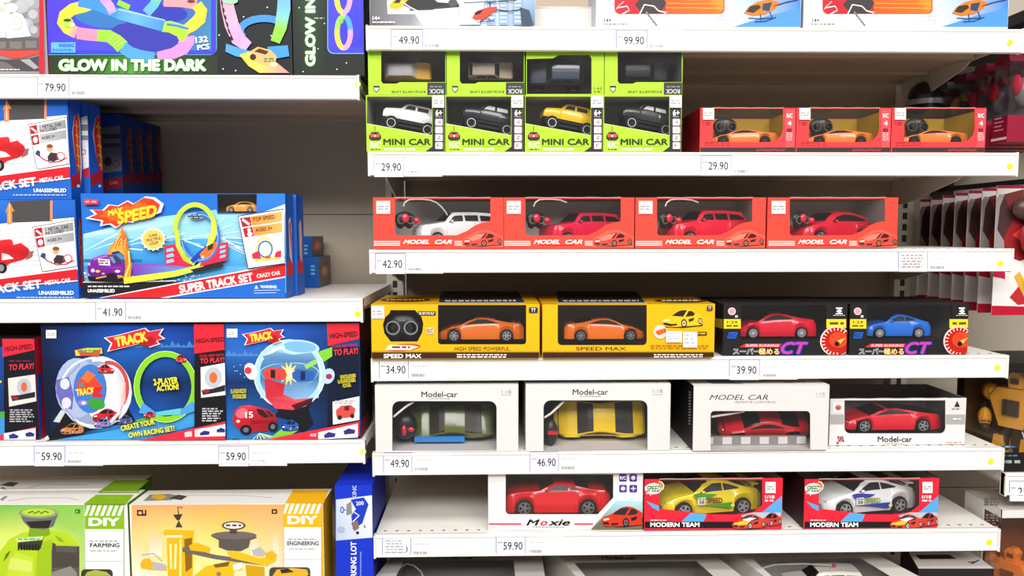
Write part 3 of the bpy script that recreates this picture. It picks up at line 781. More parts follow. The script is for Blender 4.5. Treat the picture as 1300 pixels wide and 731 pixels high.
# orange cars in red boxes
for i, (x0, x1) in enumerate(((888.5, 1009.7), (1010.6, 1130.6), (1131.6, 1251))):
    dx = x0-888.5
    win = [(905+dx, 138), (994+dx, 138), (994+dx, 163), (992+dx, 171), (986+dx, 178), (978+dx, 180.3), (905+dx, 180.3)]
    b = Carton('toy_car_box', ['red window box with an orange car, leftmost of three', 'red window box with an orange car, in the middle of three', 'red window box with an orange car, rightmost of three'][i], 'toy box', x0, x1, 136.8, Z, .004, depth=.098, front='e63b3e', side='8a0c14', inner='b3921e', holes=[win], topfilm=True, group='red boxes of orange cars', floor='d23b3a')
    A = b.art; shift(A, dx)
    A.r(889, 187.3, 1009.2, 193, '3a2d2e'); A.st([(960+k*1.5, 190.2+(1.3 if k % 2 else -1)*(1 if k % 5 else .3)) for k in range(25)], .8, 'e8404a')
    A.t('1:20', 892.5, 154.5, 901.5, 158.8, '5c0f14', b=.02)
    A.r(996.5, 139, 1008.8, 187, 'ee4d55'); A.t('R/C', 998.5, 144, 1006, 149.5, 'fbe9e9', b=.03); A.t('4', 1000, 153, 1004.5, 159.5, 'fbe9e9', b=.03); A.r(998.5, 163, 1005, 167.5, '8c1a22'); A.greek(998, 168, 1006, 179, 5, 'f3b7b7', .1)
    for k in range(5): A.rg(897+k*7, 182.8, 2.6, 1.6, .6, 'a8242a', 30, 300)
    A.st([(895, 181), (908, 180.6)], .6, 'a8242a')
    b.sticker(892+dx, 137.5, 906+dx, 152); b.done()
    fit(sidecar(['orange toy sports car in the leftmost red box', 'orange toy sports car in the middle red box', 'orange toy sports car in the rightmost red box'][i], 'super', 'f2742c', 903+dx, 989+dx, 180.2, .022, z=b.zs+.011, rim='4a4646', spokes=10, group='orange toy sports cars'), b)
    c = PY(921+dx, 160, .075); fit(controller(['dark remote control behind the orange car of the leftmost red box', 'dark remote control behind the orange car of the middle red box', 'dark remote control behind the orange car of the rightmost red box'][i], (c.x, .078, c.z), .036, '2a2624', '6b655c', 'remote controls in the red boxes'), b)
# ---------- third shelf: four red boxes
Z = ZR[2]+E0
spec = [(474, 0, 'suv', 'e6e6e8', 'white', .124, 580, 24), (639.8, 165.5, 'suv', 'd0143c', 'crimson', .122, 741, 26), (806.5, 332.5, 'suv', 'd61a36', 'bright red', .13, 912, 20), (974, 501, 'hatch', 'c8102e', 'red', .134, 1065, 22)]
ordn = ['leftmost', 'second', 'third', 'rightmost']; cn = ['white toy estate car', 'crimson toy estate car', 'bright red toy jeep', 'red toy hatchback']
for i, (x0, dx, sty, colr_, nm, L, cxp, ang) in enumerate(spec):
    win = [(501.5+dx, 252.3), (622.5+dx, 252.3), (622.5+dx, 281), (612+dx, 282.5), (603+dx, 286), (593+dx, 293), (580+dx, 298.5), (504+dx, 298.8), (501.5+dx, 296)]
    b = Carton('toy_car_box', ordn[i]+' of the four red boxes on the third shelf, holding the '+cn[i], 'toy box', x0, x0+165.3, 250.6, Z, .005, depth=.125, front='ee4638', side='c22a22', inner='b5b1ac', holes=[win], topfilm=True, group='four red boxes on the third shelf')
    A = b.art; shift(A, dx)
    for k in range(3):
        A.r(474.5, 305.9+k*2.3, 508, 307+k*2.3, 'fbe6df'); A.r(577, 305.9+k*2.3, 590, 307+k*2.3, 'fbe6df')
    A.t('MODEL', 512, 304.2, 545, 309.6, 'fff4f0', sh=.35, b=.03); A.t('CAR', 552, 304.2, 574, 309.6, 'fff4f0', sh=.35, b=.03); A.greek(520, 310.6, 565, 312.2, 1, 'b02218', .02)
    A.p([(588, 303), (605, 293), (618, 291), (638.8, 300), (638.8, 314), (586, 314)], 'f0604c')
    A.car(586.5, 294.5, 638, 313.2, 'd9483a', glass='3a1c1c', dark='2a1414', rim='a0705a', hi='ffe9dc')
    A.p([(594, 303), (606, 297.5), (616, 296), (610, 303), (600, 306)], 'f3806a')
    b.sticker(478+dx, 255, 495.5+dx, 271.3); b.done()
    c = PY(cxp, 306, .05)
    t = fit(car(cn[i]+' inside the '+ordn[i]+' red box of the third shelf', sty, colr_, L, (c.x, .064, b.zs+.004), (0, 0, math.radians(ang)), rim='b4b4b6', group=None), b)
    c = PY(514+dx, 278, .03); ct = controller('dark remote control with a red knob in the '+ordn[i]+' red box', (c.x, .028, c.z), .03, '1a181a', '9a9088', 'remote controls in the four red boxes', (0, 0, math.radians(25)))
    k = MB(); k.ellipsoid((-.001, -.0068, .001), (.0055, .003, .0065), 'e0243c'); k.ellipsoid((.016, -.006, -.002), (.0052, .0045, .0048), 'd81e38'); k.build('red_knob', PAINT, ct, smooth=True)
    if i != 3:
        w_ = MB(); pts = [PY(512+dx+u[0], u[1], .02+.02*j/9) for j, u in enumerate([(0, 262), (2, 257), (7, 253.6), (15, 252.8), (25, 253), (34, 254), (42, 257), (48, 262), (53, 268), (56, 273)][:10 if i == 0 else 7])]
        w_.tube(pts, .0011, 'dedad4'); w_.build('antenna', PLAST, ct, smooth=True, world=True)
# ---------- fourth shelf: two yellow boxes, two black boxes
Z = ZR[3]+E0
YEL = 'efb30a'
octo = [(496, 393.5), (527, 393.5), (530, 397), (535, 402), (537.5, 411), (536, 422), (530, 433.5), (496, 433.5), (488, 423), (486, 412), (489, 403), (494, 398)]
b = Carton('toy_car_box', 'yellow box with a dark remote control window beside an orange car', 'toy box', 471.5, 685, 386, Z, -.012, depth=.15, front=YEL, side='c98f05', top='d9a40c', inner='9a8478', holes=[octo, rrect(556, 387, 668, 437, 4, tl=0, tr=0)], floor='3c3532')
A = b.art
A.r(472, 447, 684.6, 455.3, '3a2213'); A.r(472, 445.6, 684.6, 446.4, 'b07a06'); A.t('SPEED MAX', 487, 449, 535, 454.4, 'ffffff', b=.03); A.greek(580, 449, 645, 454.4, 2, 'f3eee6', .05)
A.t('HIGH SPEED POWERFUL', 577, 440, 647, 444.6, '5a3a08', b=.0)
A.p(A.el(512, 440.6, 22, 4.2, -4), 'd8402a'); A.p([(489, 444), (494, 437.5), (522, 438), (532, 440), (520, 444)], 'f3e8da'); A.greek(498, 438.6, 521, 443, 1, '7a2a1a', .02)
A.r(531, 395, 553, 400.2, '2c1c10'); A.greek(532, 395.8, 552, 399.5, 2, 'f2ead8', .1); A.r(541.5, 415.5, 551, 424, 'd7c9a0'); A.t('R/C', 542.5, 417, 550, 422.5, '5c4a20', b=.01)
A.p(rrect(671.5, 390, 682.5, 396.8, 1), '262a36'); A.t('TT', 674, 391.3, 680, 395.6, 'f2f4f8', b=.02)
b.sticker(472, 388.2, 488, 404)
T = b.side('t'); T.p([(557, 385.2), (667, 385.2), (657, 370), (560, 370)], '3b332e'); T.greek(565, 380.5, 655, 384, 1, 'd8d2c8', .02); T.st([(557, 385.3), (667, 385.3)], .9, 'e9e4dc'); T.p(T.el(515, 381, 32, 2.6), '5a3a0c'); T.greek(490, 379.6, 540, 382.6, 1, 'f0b41c', .05)
b.done()
fit(sidecar('orange toy sports car facing left in the yellow box with the remote control', 'super2', 'ee6a1c', 556, 665, 434.5, .012, z=b.zs+.019, rim='c4c6ca', spokes=6), b)
c = PY(511, 413, .004); fit(controller('black two-ring remote control behind the cut-out of the yellow box', (c.x, .006, c.z), .052, '1a1a1c', 'b4b6b8'), b)
b = Carton('toy_car_box', 'yellow box with an orange car facing right and a printed yellow car', 'toy box', 688.6, 907, 386, Z, -.012, depth=.15, front=YEL, side='b98306', leftside='e0a80c', top='cf9c0c', inner='a59486', holes=[rrect(708, 387, 821, 438, 5, tl=0, tr=0)], floor='cfc8bc')
A = b.art
A.r(689, 447, 906.5, 455.3, '3a2213'); A.r(689, 445.6, 906.5, 446.4, 'b07a06'); A.t('SPEED MAX', 731, 440.3, 795, 444.7, '5a3a08', b=.02); A.greek(830, 449, 894, 454.4, 2, 'f3eee6', .05)
A.car(839, 391.5, 893, 416, 'f4c21c', glass='2a2418', dark='33260c', rim='d8c890', hi='fff3c0'); A.p([(842, 409), (852, 411), (852, 414), (843, 412)], '2b2210')
A.p(A.el(838, 421, 8.5, 9), 'd8d2c6'); A.flame(831, 416, 846, 426, 'd8442a', 'f5efe4'); A.r(868, 421, 897, 425.5, '4a3410'); A.greek(869, 422, 896, 424.6, 1, 'f0c040', .02); A.greek(826, 437, 900, 443, 2, 'b98008', .05)
A.p(rrect(897, 388, 904, 394, 1), '262a36'); A.t('TT', 898.5, 389, 902.5, 393, 'f2f4f8', b=.02)
T = b.side('t'); T.p([(709, 385.2), (820, 385.2), (808, 370), (706, 370)], '3b332e'); T.greek(715, 380.5, 812, 384, 1, 'cfc8be', .02); T.st([(708, 385.3), (821, 385.3)], .9, 'e9e4dc'); T.p(T.el(865, 382, 34, 2.6), '5a3a0c'); T.greek(840, 380.6, 890, 383.6, 1, 'e8dfca', .05)
b.done()
for q, lb in (((845, 420, 865, 434), 'price_sticker'), ((866.5, 421, 884.5, 440.5), 'price_sticker')):
    a = Art(b.F, .003); a.r(*q, 'f4f2ee'); a.greek(q[0]+2, q[1]+2, q[2]-2, q[3]-3, 3, 'b8c0c8', .3); a.build(lb, b.root, PAPER)
fit(sidecar('orange toy sports car facing right in the second yellow box', 'super2', 'ee6a1c', 717, 820, 434.5, .012, z=b.zs+.019, rim='9a9ea4', spokes=6, flipped=True), b)
for i, (x0, x1, dx) in enumerate(((918, 1075, 0), (1078.5, 1228.5, 160))):
    win = rrect(940.5+dx, 386.8, 1048.5+dx, 430.3, 2)
    b = Carton('toy_car_box', ['black box with a red car and a red dial', 'black box with a blue car and a red dial'][i], 'toy box', x0, x1, 385.6, Z, .004, depth=.12, front='1f1d1f', side='1c1a1c', top='2d2a2a', inner='8d8a8a', holes=[win], group='black boxes with a red dial', back='4a4848', floor='33302f')
    A = b.art; shift(A, dx, 0, .97 if i else 1, 918)
    A.r(918.7, 405, 940.3, 417, 'ead22a'); A.t('1:24', 923, 407, 936, 410.5, '4a4210', b=.02); A.greek(922, 412, 937, 415.5, 1, '5a5010', .05)
    A.r(1049, 405, 1074, 416.3, 'ead22a'); A.greek(1053, 408, 1071, 413.5, 1, '5a5010', .05); A.e(929, 395, 5, 4.8, 'e8c8cc'); A.e(929, 395, 3.5, 3.4, 'd69aa4'); A.r(933, 400, 936.5, 403, 'd0d0d0')
    A.p([(923, 429.5), (925, 421.5), (936.5, 421.5), (934, 429.5)], '1d5ec8'); A.t('R/C', 924.5, 423, 934.5, 428.5, '0d2f78', sh=.3, b=.03)
    A.p([(938, 440.5), (946, 436), (992, 436), (990, 440.8)], 'd9303a'); A.t('SUPER RUNNING', 946, 436.8, 989, 440, 'f7dadb', sh=.3, b=.02)
    A.t('スーパー', 930.5, 442, 964, 449.5, '2a2226', b=.02, o='ffffff', ow=.035); A.t('極める', 963, 441.8, 989, 449.8, 'f0e08a', b=.015, o='e8603a', ow=.03)
    A.t('CT', 991, 434, 1025, 449, 'e83c8c', sh=.3, b=.02, o='2438b8', ow=.07)
    def clip(x, y): return (min(x, 1074.5), min(y, 450.8))
    A.p([clip(*q) for q in A.el(1060.5, 433, 20, 19, 0, 40)], 'd8d2ce'); A.p([clip(*q) for q in A.el(1061, 433.3, 18.6, 17.8, 0, 40)], 'b81c14'); A.p([clip(*q) for q in A.el(1064, 431, 12, 10, 0, 30)], 'd8441c')
    for k in range(15):
        a = math.radians(85+k*16); A.st([clip(1061+14.5*math.cos(a), 433.3+14*math.sin(a)), clip(1061+18.5*math.cos(a), 433.3+17.6*math.sin(a))], 1.1, 'f6e4dc')
    A.p([(1059, 436), (1063, 432), (1073, 428), (1064, 438)], 'f0c050'); A.e(1062, 436, 3.2, 3, '231010')
    A.r(1060.5, 390, 1068.5, 392, 'f0f0f0'); A.r(1063, 392, 1066.5, 397, 'f0f0f0'); A.r(1061, 394, 1068, 395.4, 'f0f0f0'); A.r(1060, 397.2, 1069, 398.6, 'f0f0f0'); A.greek(1057, 399.4, 1072, 401, 1, 'c8c8c8', .02)
    sd = b.side('l')
    if i == 0: sd.p([(908.3, 404), (917.6, 405), (917.6, 417), (908.3, 415)], 'd8c020')
    b.done()
    fit(sidecar(['red toy sports car with white wheels in a black box', 'blue toy coupe with white wheels in a black box'][i], ['super3', 'coupe3'][i], ['c9102c', '1f66c8'][i], [938, 1102][i], [1038, 1184][i], 431, .02, z=b.zs+.0205, rim='e9e7e6', spokes=10), b)
    pl = MB(); Lb = (b.b-b.a).length; c_ = (b.a+b.b)/2
    pl.box(c_.x-Lb*.36, c_.x+Lb*.36, .012, .09, b.zs+.0015, b.zs+.0195, '2a2829'); pl.build('car_tray', STOCK, b.root, world=True)
# ---------- fifth shelf: white window boxes
Z = ZR[4]+E0
WB = 'dedbd8'
def model_title(A, x0, y0, k=1.0):
    A.t('Model-car', x0, y0, x0+46*k, y0+7.2, '3a3436', b=.015); A.greek(x0+9, y0+8.4, x0+37*k, y0+10, 1, '8b8688', .02)
b = Carton('toy_car_box', 'white window box holding the olive green car', 'toy box', 476.5, 658, 488.5, Z, -.003, depth=.12, front=WB, side='d8d5d2', top='eceae8', inner='2c2a2c', holes=[rrect(498, 509, 630.5, 572, 9, bl=0, br=0)], group='white window boxes', floor='cfccca')
A = b.art; model_title(A, 535, 496.8); A.t('1:18', 637, 495, 649, 499.5, '9a9698'); A.greek(637, 500.5, 649, 502, 1, 'b0acac', .02)
T = b.side('t'); T.p([(480, 487.6), (560, 487.6), (556, 484), (480, 484)], ['c8e2f6', 'e8e6e6', 'e8e6e6', '9fcdf2']); T.greek(590, 484.5, 640, 486, 1, '8a8688', .1); b.done()
c = PY(572, 538, .05); L = .124
fit(car('olive green toy sports car tipped on its side in a white box', 'super', '4f5a1c', L, (c.x, .062, c.z-.004), (math.radians(68), 0, math.radians(4)), glass='2a2418', rim='77777a'), b)
mb = MB(); q = PY(515, 540, .028); mb.ellipsoid((0, 0, 0), (.017, .012, .02), '1a181b'); t = thing('remote_control', 'dark remote control with a red trigger beside the olive green car', 'remote control', q); mb.build('shell', PLAST, t, smooth=True)
mb = MB(); mb.ellipsoid((-.001, -.012, -.004), (.004, .005, .008), 'c8143c'); mb.ellipsoid((.009, -.011, -.003), (.005, .003, .0035), 'c8143c'); mb.build('trigger', PAINT, t, smooth=True)
mb = MB(); mb.tube([PY(499.5, 529, .006), PY(508, 522, .006), PY(516, 515.5, .006), PY(525, 510, .006)], .0016, 'f0eeea'); mb.build('antenna', PLAST, t, smooth=True, world=True)
mb = MB(); mb.box(PY(527, 550, .04).x, PY(590, 550, .04).x, .03, .085, b.zs+.005, b.zs+.013, '1c7ccc'); tag(mb.build('blue_tray', PAINT), 'glossy blue tray under the olive green car', 'tray')
b = Carton('toy_car_box', 'white window box holding the yellow car', 'toy box', 667.5, 850.8, 487.5, Z, -.003, depth=.12, front=WB, side='d8d5d2', top='eceae8', inner='5a5654', holes=[rrect(690, 508, 822, 572, 9, bl=0, br=0)], group='white window boxes', floor='d2cfcb')
A = b.art; model_title(A, 727, 493.8, .98); A.t('1:18', 828.5, 494, 841, 498.5, '9a9698'); A.greek(828.5, 500, 841, 501.5, 1, 'b0acac', .02)
T = b.side('t'); T.p([(680, 486.6), (758, 486.6), (752, 483), (686, 483)], ['c8e2f6', 'e8e6e6', 'e8e6e6', '9fcdf2']); T.greek(782, 483.8, 825, 485.2, 1, '8a8688', .1); b.done()
c = PY(760, 536, .055); L = .134
fit(car('yellow toy sports car tipped to show its roof in a white box', 'super', 'efb416', L, (c.x, .066, c.z-.003), (math.radians(74), 0, 0), glass='332c26', rim='77777a', lamp='e8e0c0'), b)
t = thing('remote_control', 'dark remote control with a red trigger at the nose of the yellow car', 'remote control', PY(699, 552, .02))
mb = MB(); mb.ellipsoid((0, 0, .004), (.011, .01, .02), '2a2628'); mb.build('shell', PLAST, t, smooth=True); mb = MB(); mb.box(-.005, .009, -.014, -.006, .004, .0085, 'd01c1c'); mb.build('trigger', PAINT, t)
mb = MB(); mb.tube([PY(691, 530, .006), PY(699, 525, .006), PY(708, 517, .006), PY(716, 509, .006)], .0016, 'eceae6'); mb.build('antenna', PLAST, t, smooth=True, world=True)
b = Carton('toy_car_box', 'white window box with a black side, red car with black roof inside', 'toy box', 880, 1051.8, 489, Z, -.008, depth=.13, front='dcd9d7', side='3a3638', leftside='1c181a', top='e8e6e4', inner='5a4a4c', holes=[rrect(902, 521.5, 1028.5, 573.5, 5, bl=0, br=0)], floor='cdc9c7')
A = b.art; A.t('MODEL CAR', 900.5, 501, 975, 507.4, '2f292c', sh=.3, b=.0); A.t('REMOTE CONTROL', 933, 509, 985, 511.6, '6a6466', sh=.3); A.t('1:18', 1036, 498, 1047, 502, 'a8a4a4'); A.greek(1036, 503, 1047, 504.3, 1, 'b8b4b4', .02)
sd = b.side('l'); sd.greek(874.5, 496, 877.5, 540, 12, '8a8688', .1)
T = b.side('t'); T.p([(905, 487.5), (945, 487.5), (930, 483.5), (893, 483.5)], '9a94b8'); T.greek(995, 484, 1025, 486, 1, '9a9698', .1); b.done()
mb = MB(); zc0 = b.zs+.0135; x0_, x1_ = b.a.x+.022, b.b.x-.022
mb.box(x0_, x1_, .0142, .022, b.zs+.0015, zc0, '9a9492')
n_ = 11
for k in range(n_): mb.face([(x0_+(x1_-x0_)*k/n_, .0138, b.zs+.003), (x0_+(x1_-x0_)*(k+1)/n_, .0138, b.zs+.003), (x0_+(x1_-x0_)*(k+1)/n_, .0138, zc0), (x0_+(x1_-x0_)*k/n_, .0138, zc0)], 'd9d4d2' if k % 2 == 0 else '8f8988')
mb.build('checkered_tray', STOCK, b.root, world=True)
c = PY(966, 540, .05); L = .132
fit(car('red toy sports car with a black roof in the white box with a black side', 'super', 'd01a2c', L, (c.x, .058, c.z-.008), (math.radians(42), 0, 0), glass='1c181a', rim='77777a', roofcol=(.42, .62, 'd42234')), b)
t = thing('antenna_wire', 'white antenna wire across the window of the black-sided white box', 'antenna', PY(903, 529, .002)); mb = MB(); mb.tube([PY(903, 529, .002), PY(922, 526, .002), PY(945, 522, .002)], .0016, 'ece8e6'); mb.build('wire', PLAST, t, smooth=True, world=True)
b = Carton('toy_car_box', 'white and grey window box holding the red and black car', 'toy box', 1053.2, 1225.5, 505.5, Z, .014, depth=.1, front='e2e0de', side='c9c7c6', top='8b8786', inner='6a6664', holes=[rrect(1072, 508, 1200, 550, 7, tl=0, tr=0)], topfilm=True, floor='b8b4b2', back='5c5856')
A = b.art; A.r(1053.8, 526, 1071.5, 538.6, 'a9a7a6'); A.r(1200.5, 526, 1225, 538.6, 'a9a7a6'); A.r(1053.8, 506.5, 1071.5, 526, 'd4d2d0'); A.r(1200.5, 506.5, 1225, 526, 'dad8d6'); A.r(1058, 511, 1070.5, 523, 'f6f6f6'); A.e(1064, 517, 4.4, 3.8, 'd88a78'); A.e(1064, 517.8, 3, 2.4, 'a8564a')
for k in range(3):
    for j in range(3): A.r(1063+k*2.6+j*.6, 553.5+j*2.4, 1065+k*2.6+j*.6, 555.6+j*2.4, ['3a2c2e', 'd8423a'][(k+j) % 2])
A.e(1063, 562, 1.8, 1.8, 'd8423a')
model_title(A, 1114, 553.6, .95); A.greek(1201, 560, 1222, 566, 2, 'd89a94', .1); A.p([(1211, 516), (1214.5, 508.5), (1218, 516)], '2c2a2c'); A.greek(1208, 517.5, 1219, 520, 1, '8a8688', .05); A.greek(1209, 530, 1219, 533.5, 1, 'f0f0f0', .02); b.done()
fit(sidecar('red and black toy sports car in the white and grey box', 'super', 'cf1c2e', 1076, 1197, 551, .03, z=b.zs+.0125, rim='bdbdc0', spokes=5, roofcol=(.45, .97, '241e22')), b)
# ---------- sixth shelf
Z = ZR[5]+E0
b = Carton('toy_car_box', 'white box with red lines and a bright red muscle car', 'toy box', 619.8, 816, 600.5, Z, .008, depth=.11, front='efedec', side='d0cdcb', inner='5a4648', holes=[[(642, 602), (778.5, 602), (778.5, 631.5), (759, 652.6), (646, 652.6), (643, 651), (641.8, 648)]], floor='5a4a4a')
A = b.art
A.r(620.5, 664, 662, 666, 'd9303e'); A.r(729, 664, 753, 666, 'd9303e')
A.t('M', 668, 659, 685.5, 667, '1d191b', sh=.3, b=.03); A.t('o', 686, 661, 695, 667, 'd42030', sh=.3, b=.03); A.t('xie', 696, 659, 724, 667, '1d191b', sh=.3, b=.03); A.greek(676, 668, 717, 669.6, 1, '4a4446', .02)
for k, (x, y) in enumerate(((786, 601.5), (799, 601.5), (786, 615), (799, 615))):
    A.p(rrect(x, y, x+9.5, y+9.3, 1.5), '4a2f8c')
    if k == 0: A.t('R/C', x+1, y+2.5, x+8.5, y+7, 'ffffff', b=.03)
    else:
        for a_ in range(0, 180, 45 if k != 3 else 90): A.st([(x+4.75-3*math.cos(math.radians(a_)), y+4.6-3*math.sin(math.radians(a_))), (x+4.75+3*math.cos(math.radians(a_)), y+4.6+3*math.sin(math.radians(a_)))], 1.2, 'e9e2f8')
A.p([(750, 671.4), (782, 635), (815.4, 635), (815.4, 671.4)], ['5e6440', 'a9dbe6', 'b9e4ea', '5a5c46']); A.p([(752, 670), (768, 655), (815.4, 652), (815.4, 671.4), (751, 671.4)], '6b6a52')
A.car(762, 642, 822, 669, 'd6341e', glass='2a2a30', dark='241a18', rim='6a6060', hi='ffe0c8'); A.r(815.5, 640, 822.5, 671, 'efedec'); b.done()
A = b.art
L_, c_ = place(643, 774, 655, .012)
fit(sidecar('bright red toy muscle car in the white box with red lines', 'muscle2', 'd0101e', 641, 775, 656, .02, z=b.zs+.0145, rim='9a9a9e', spokes=5), b)
for i, (x0, x1, dx, k) in enumerate(((817.9, 993, 0, 1.0), (1020.8, 1191, 203, .975))):
    q = lambda x: 817.9+(x-817.9)*k+dx
    win = [(q(837), 609), (q(967.5), 609), (q(967.5), 641), (q(955), 650), (q(930), 652.8), (q(900), 652.5), (q(870), 649), (q(837), 645.5)]
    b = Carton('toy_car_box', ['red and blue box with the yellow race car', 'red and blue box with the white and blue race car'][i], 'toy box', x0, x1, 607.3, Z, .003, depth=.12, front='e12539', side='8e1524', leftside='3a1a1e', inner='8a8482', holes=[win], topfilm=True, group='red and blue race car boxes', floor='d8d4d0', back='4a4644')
    A = b.art; A.tf = lambda x, y, k=k, dx=dx: (817.9+(x-817.9)*k+dx, y)
    A.p([(820.5, 636), (836.5, 642), (836.5, 648.5), (828, 644)], '58a8e8'); A.p([(865, 662), (877, 650.5), (897, 652.8), (893, 662)], '58a8e8'); A.p([(992.5, 629), (992.5, 652), (962, 653), (970, 648)], '58a8e8')
    A.r(818.5, 662, 935, 670.2, '1a1416'); A.t('MODERN TEAM', 825.5, 662.8, 888, 668.6, 'ffffff', b=.035); A.greek(826, 659, 846, 661.4, 1, 'f6dfe0', .02)
    A.flame(816.5, 611, 842, 628, 'e8741e', 'f2eee0'); A.e(829.5, 620, 10.5, 7, 'f7f4ea'); A.t('SPEED', 820.5, 616, 839, 624, '2f6a28', sh=.3, b=.03)
    A.t('1/18', 971, 628.2, 983, 632.4, 'ffffff', b=.03); A.greek(971, 633.5, 983, 637.2, 1, 'ffffff', .02)
    A.p([(940, 654), (955, 650), (991, 650), (991, 660), (950, 662)], 'b9c2cc'); A.car(964, 650, 992, 668, 'c83a34', dark='2a2024'); A.car(928.5, 652, 972, 671.5, 'd9402e', glass='3a3a48', dark='2c2024', hi='f6e05a'); A.p([(934, 663), (944, 660), (952, 661), (948, 665), (936, 666)], 'f0c82c'); A.p([(941, 659), (952, 656), (960, 657), (950, 661)], 'e9e6ee')
    b.sticker(q(971), 611, q(984), 625.2); b.done()
    colr_ = ['efc018', 'e6e6ea'][i]; st2 = ['4a9a2c', '2c3ca8'][i]
    L, c = place(q(838), q(962), 655, .02); L *= 1.07; th = math.radians(11)
    loc = (c.x+.002, .048, b.zs+.013)
    t = fit(car(['yellow toy race car with green stripes in a red and blue box', 'white toy race car with blue stripes in a red and blue box'][i], 'coupe2', colr_, L, loc, (0, 0, th), rim='c9cacd', spokes=5, accents='wing'), b)
    D = sidedecal(t, 'coupe2', L, .016); D.tf = lambda x, y, k=k, dx=dx: (817.9+(x-817.9)*k+dx, y)
    D.p([(880, 628), (886, 626), (911, 627), (904, 631), (884, 633)], st2); D.p([(884, 641.5), (900, 640), (930, 637), (928, 645), (912, 643)], st2)
    D.p([(886, 632), (895.5, 631), (895, 640.5), (885.5, 641)], 'e8e6e0'); D.t('58', 887.5, 635, 894, 639.5, '2a2a2a', b=.03); D.greek(887, 632.5, 894.5, 634.5, 1, '444444', .02)
    D.t('SPEED', 897.5, 631.5, 917, 638.5, ['6a2a14', '8a9a2c'][i], b=.035, rot=-1)
    D.e(930, 641, 2.4, 2.2, 'f2ea60')
    D.build('decals', t)
# ---------- lowest shelf: big boxes seen from above
ZB = ZR[6]+E0; zt = ZB+.098
def topbox(name, label, quad, win, colr_, frame, kind):
    P = [PZ(x, y, zt) for x, y in quad]
    cen = sum(P, V((0, 0, 0)))/4
    t = thing(name, label, 'toy box', (cen.x, cen.y, ZB), group='boxes on the lowest shelf')
    mb = MB(); B = [V((p.x, p.y, ZB)) for p in P]
    for i in range(4):
        j = (i+1) % 4; mb.face([B[i], B[j], P[j], P[i]], frame if kind != 'dark' else '262224')
    mb.face(B, frame)
    if win:
        W = [PZ(x, y, zt) for x, y in win]
        for i in range(4):
            j = (i+1) % 4; mb.face([P[i], P[j], W[j], W[i]], frame)
    else: mb.face(P, frame)
    mb.build('carton', STOCK, t, world=True)
    if win:
        f = MB(); f.face(W, 'ffffff'); f.build('plastic_window', FILM, t, world=True)
    return t, P
T0 = Face((0, 0, zt), (0, 0, 1))
t, P = topbox('toy_car_box', 'big white box with a dark window and wire, at the left of the bottom edge', [(514, 685), (685, 685), (694, 747), (464, 747)], [(513, 712), (652, 711), (655, 742), (497, 742)], None, 'b9b4b0', 'w')
a = Art(T0); a.t('Model-car', 556, 705.8, 602, 709.5, '3a3436', b=.02); a.build('top_print', t)
c = PZ(580, 727, zt); car('grey-green toy car deep in the leftmost bottom box', 'suv', '5a5f4c', .12, (c.x, .045, ZB+.02), (0, 0, 0), group='toy cars in the bottom boxes')
m1 = MB(); m1.tube([PZ(500, 731, zt-.004), PZ(506, 722, zt-.004), PZ(516, 715.5, zt-.004), PZ(526, 718, zt-.004), PZ(535, 726, zt-.004), PZ(540, 740, zt-.004)], .0014, 'b9b5b0'); tag(m1.build('antenna_wire', PLAST, smooth=True), 'pale antenna wire behind the window of the leftmost bottom box', 'antenna')
t, P = topbox('toy_car_box', 'big white box with a wide dark window, second along the bottom edge', [(691, 685), (883, 685), (962, 747), (745, 747)], [(729, 714), (884, 712), (918, 742), (752, 742)], None, 'cbc6c1', 'w')
a = Art(T0); a.t('Model-car', 764, 706, 808, 710.2, '3a3436', b=.02); a.build('top_print', t)
c = PZ(828, 727, zt); car('grey toy car deep in the second bottom box', 'coupe', '77706a', .115, (c.x, .045, ZB+.02), (0, 0, 0), group='toy cars in the bottom boxes')
t, P = topbox('toy_car_box', 'big white box with a white car under its window, third along the bottom edge', [(909, 685), (1078, 685), (1197, 747), (991, 747)], [(955, 709), (1092, 708), (1148, 742), (992, 742)], None, 'd9d5d0', 'w')
c = PZ(1062, 728, zt); tc_ = car('white toy car with an antenna in the third bottom box', 'suv', 'd8d4cc', .118, (c.x, .043, ZB+.042), (0, 0, 0), group=None)
m1 = MB(); m1.tube([PZ(965, 722, zt-.006), PZ(985, 716.5, zt-.006), PZ(1020, 715.5, zt-.006), PZ(1056, 717.5, zt-.006)], .0013, 'c9c4bc'); m1.build('antenna', PLAST, tc_, smooth=True, world=True)
m1 = MB(); m1.ellipsoid(PZ(1059, 717.5, zt-.006), (.0032, .0032, .003), 'd02c54'); m1.build('antenna_tip', PAINT, tc_, smooth=True, world=True)
t, P = topbox('flat_box', 'white topped black box at the right of the bottom edge', [(1144, 685), (1214, 685), (1262, 721.5), (1166, 721.5)], None, None, 'dcd8d4', 'dark')
a = Art(T0); a.p([(1145, 686), (1213, 686), (1261, 721.2), (1166, 721.2)], 'dcd8d4'); a.p([(1162, 704.5), (1205, 704), (1214, 709.5), (1168, 710)], '2c2829'); a.st([(1233, 716), (1243, 711)], 1.6, '3a3638'); a.st([(1229, 714), (1239, 713)], 1.2, '3a3638'); a.build('top_print', t)
# ================================================================== left bay
BLU = '1d63c4'
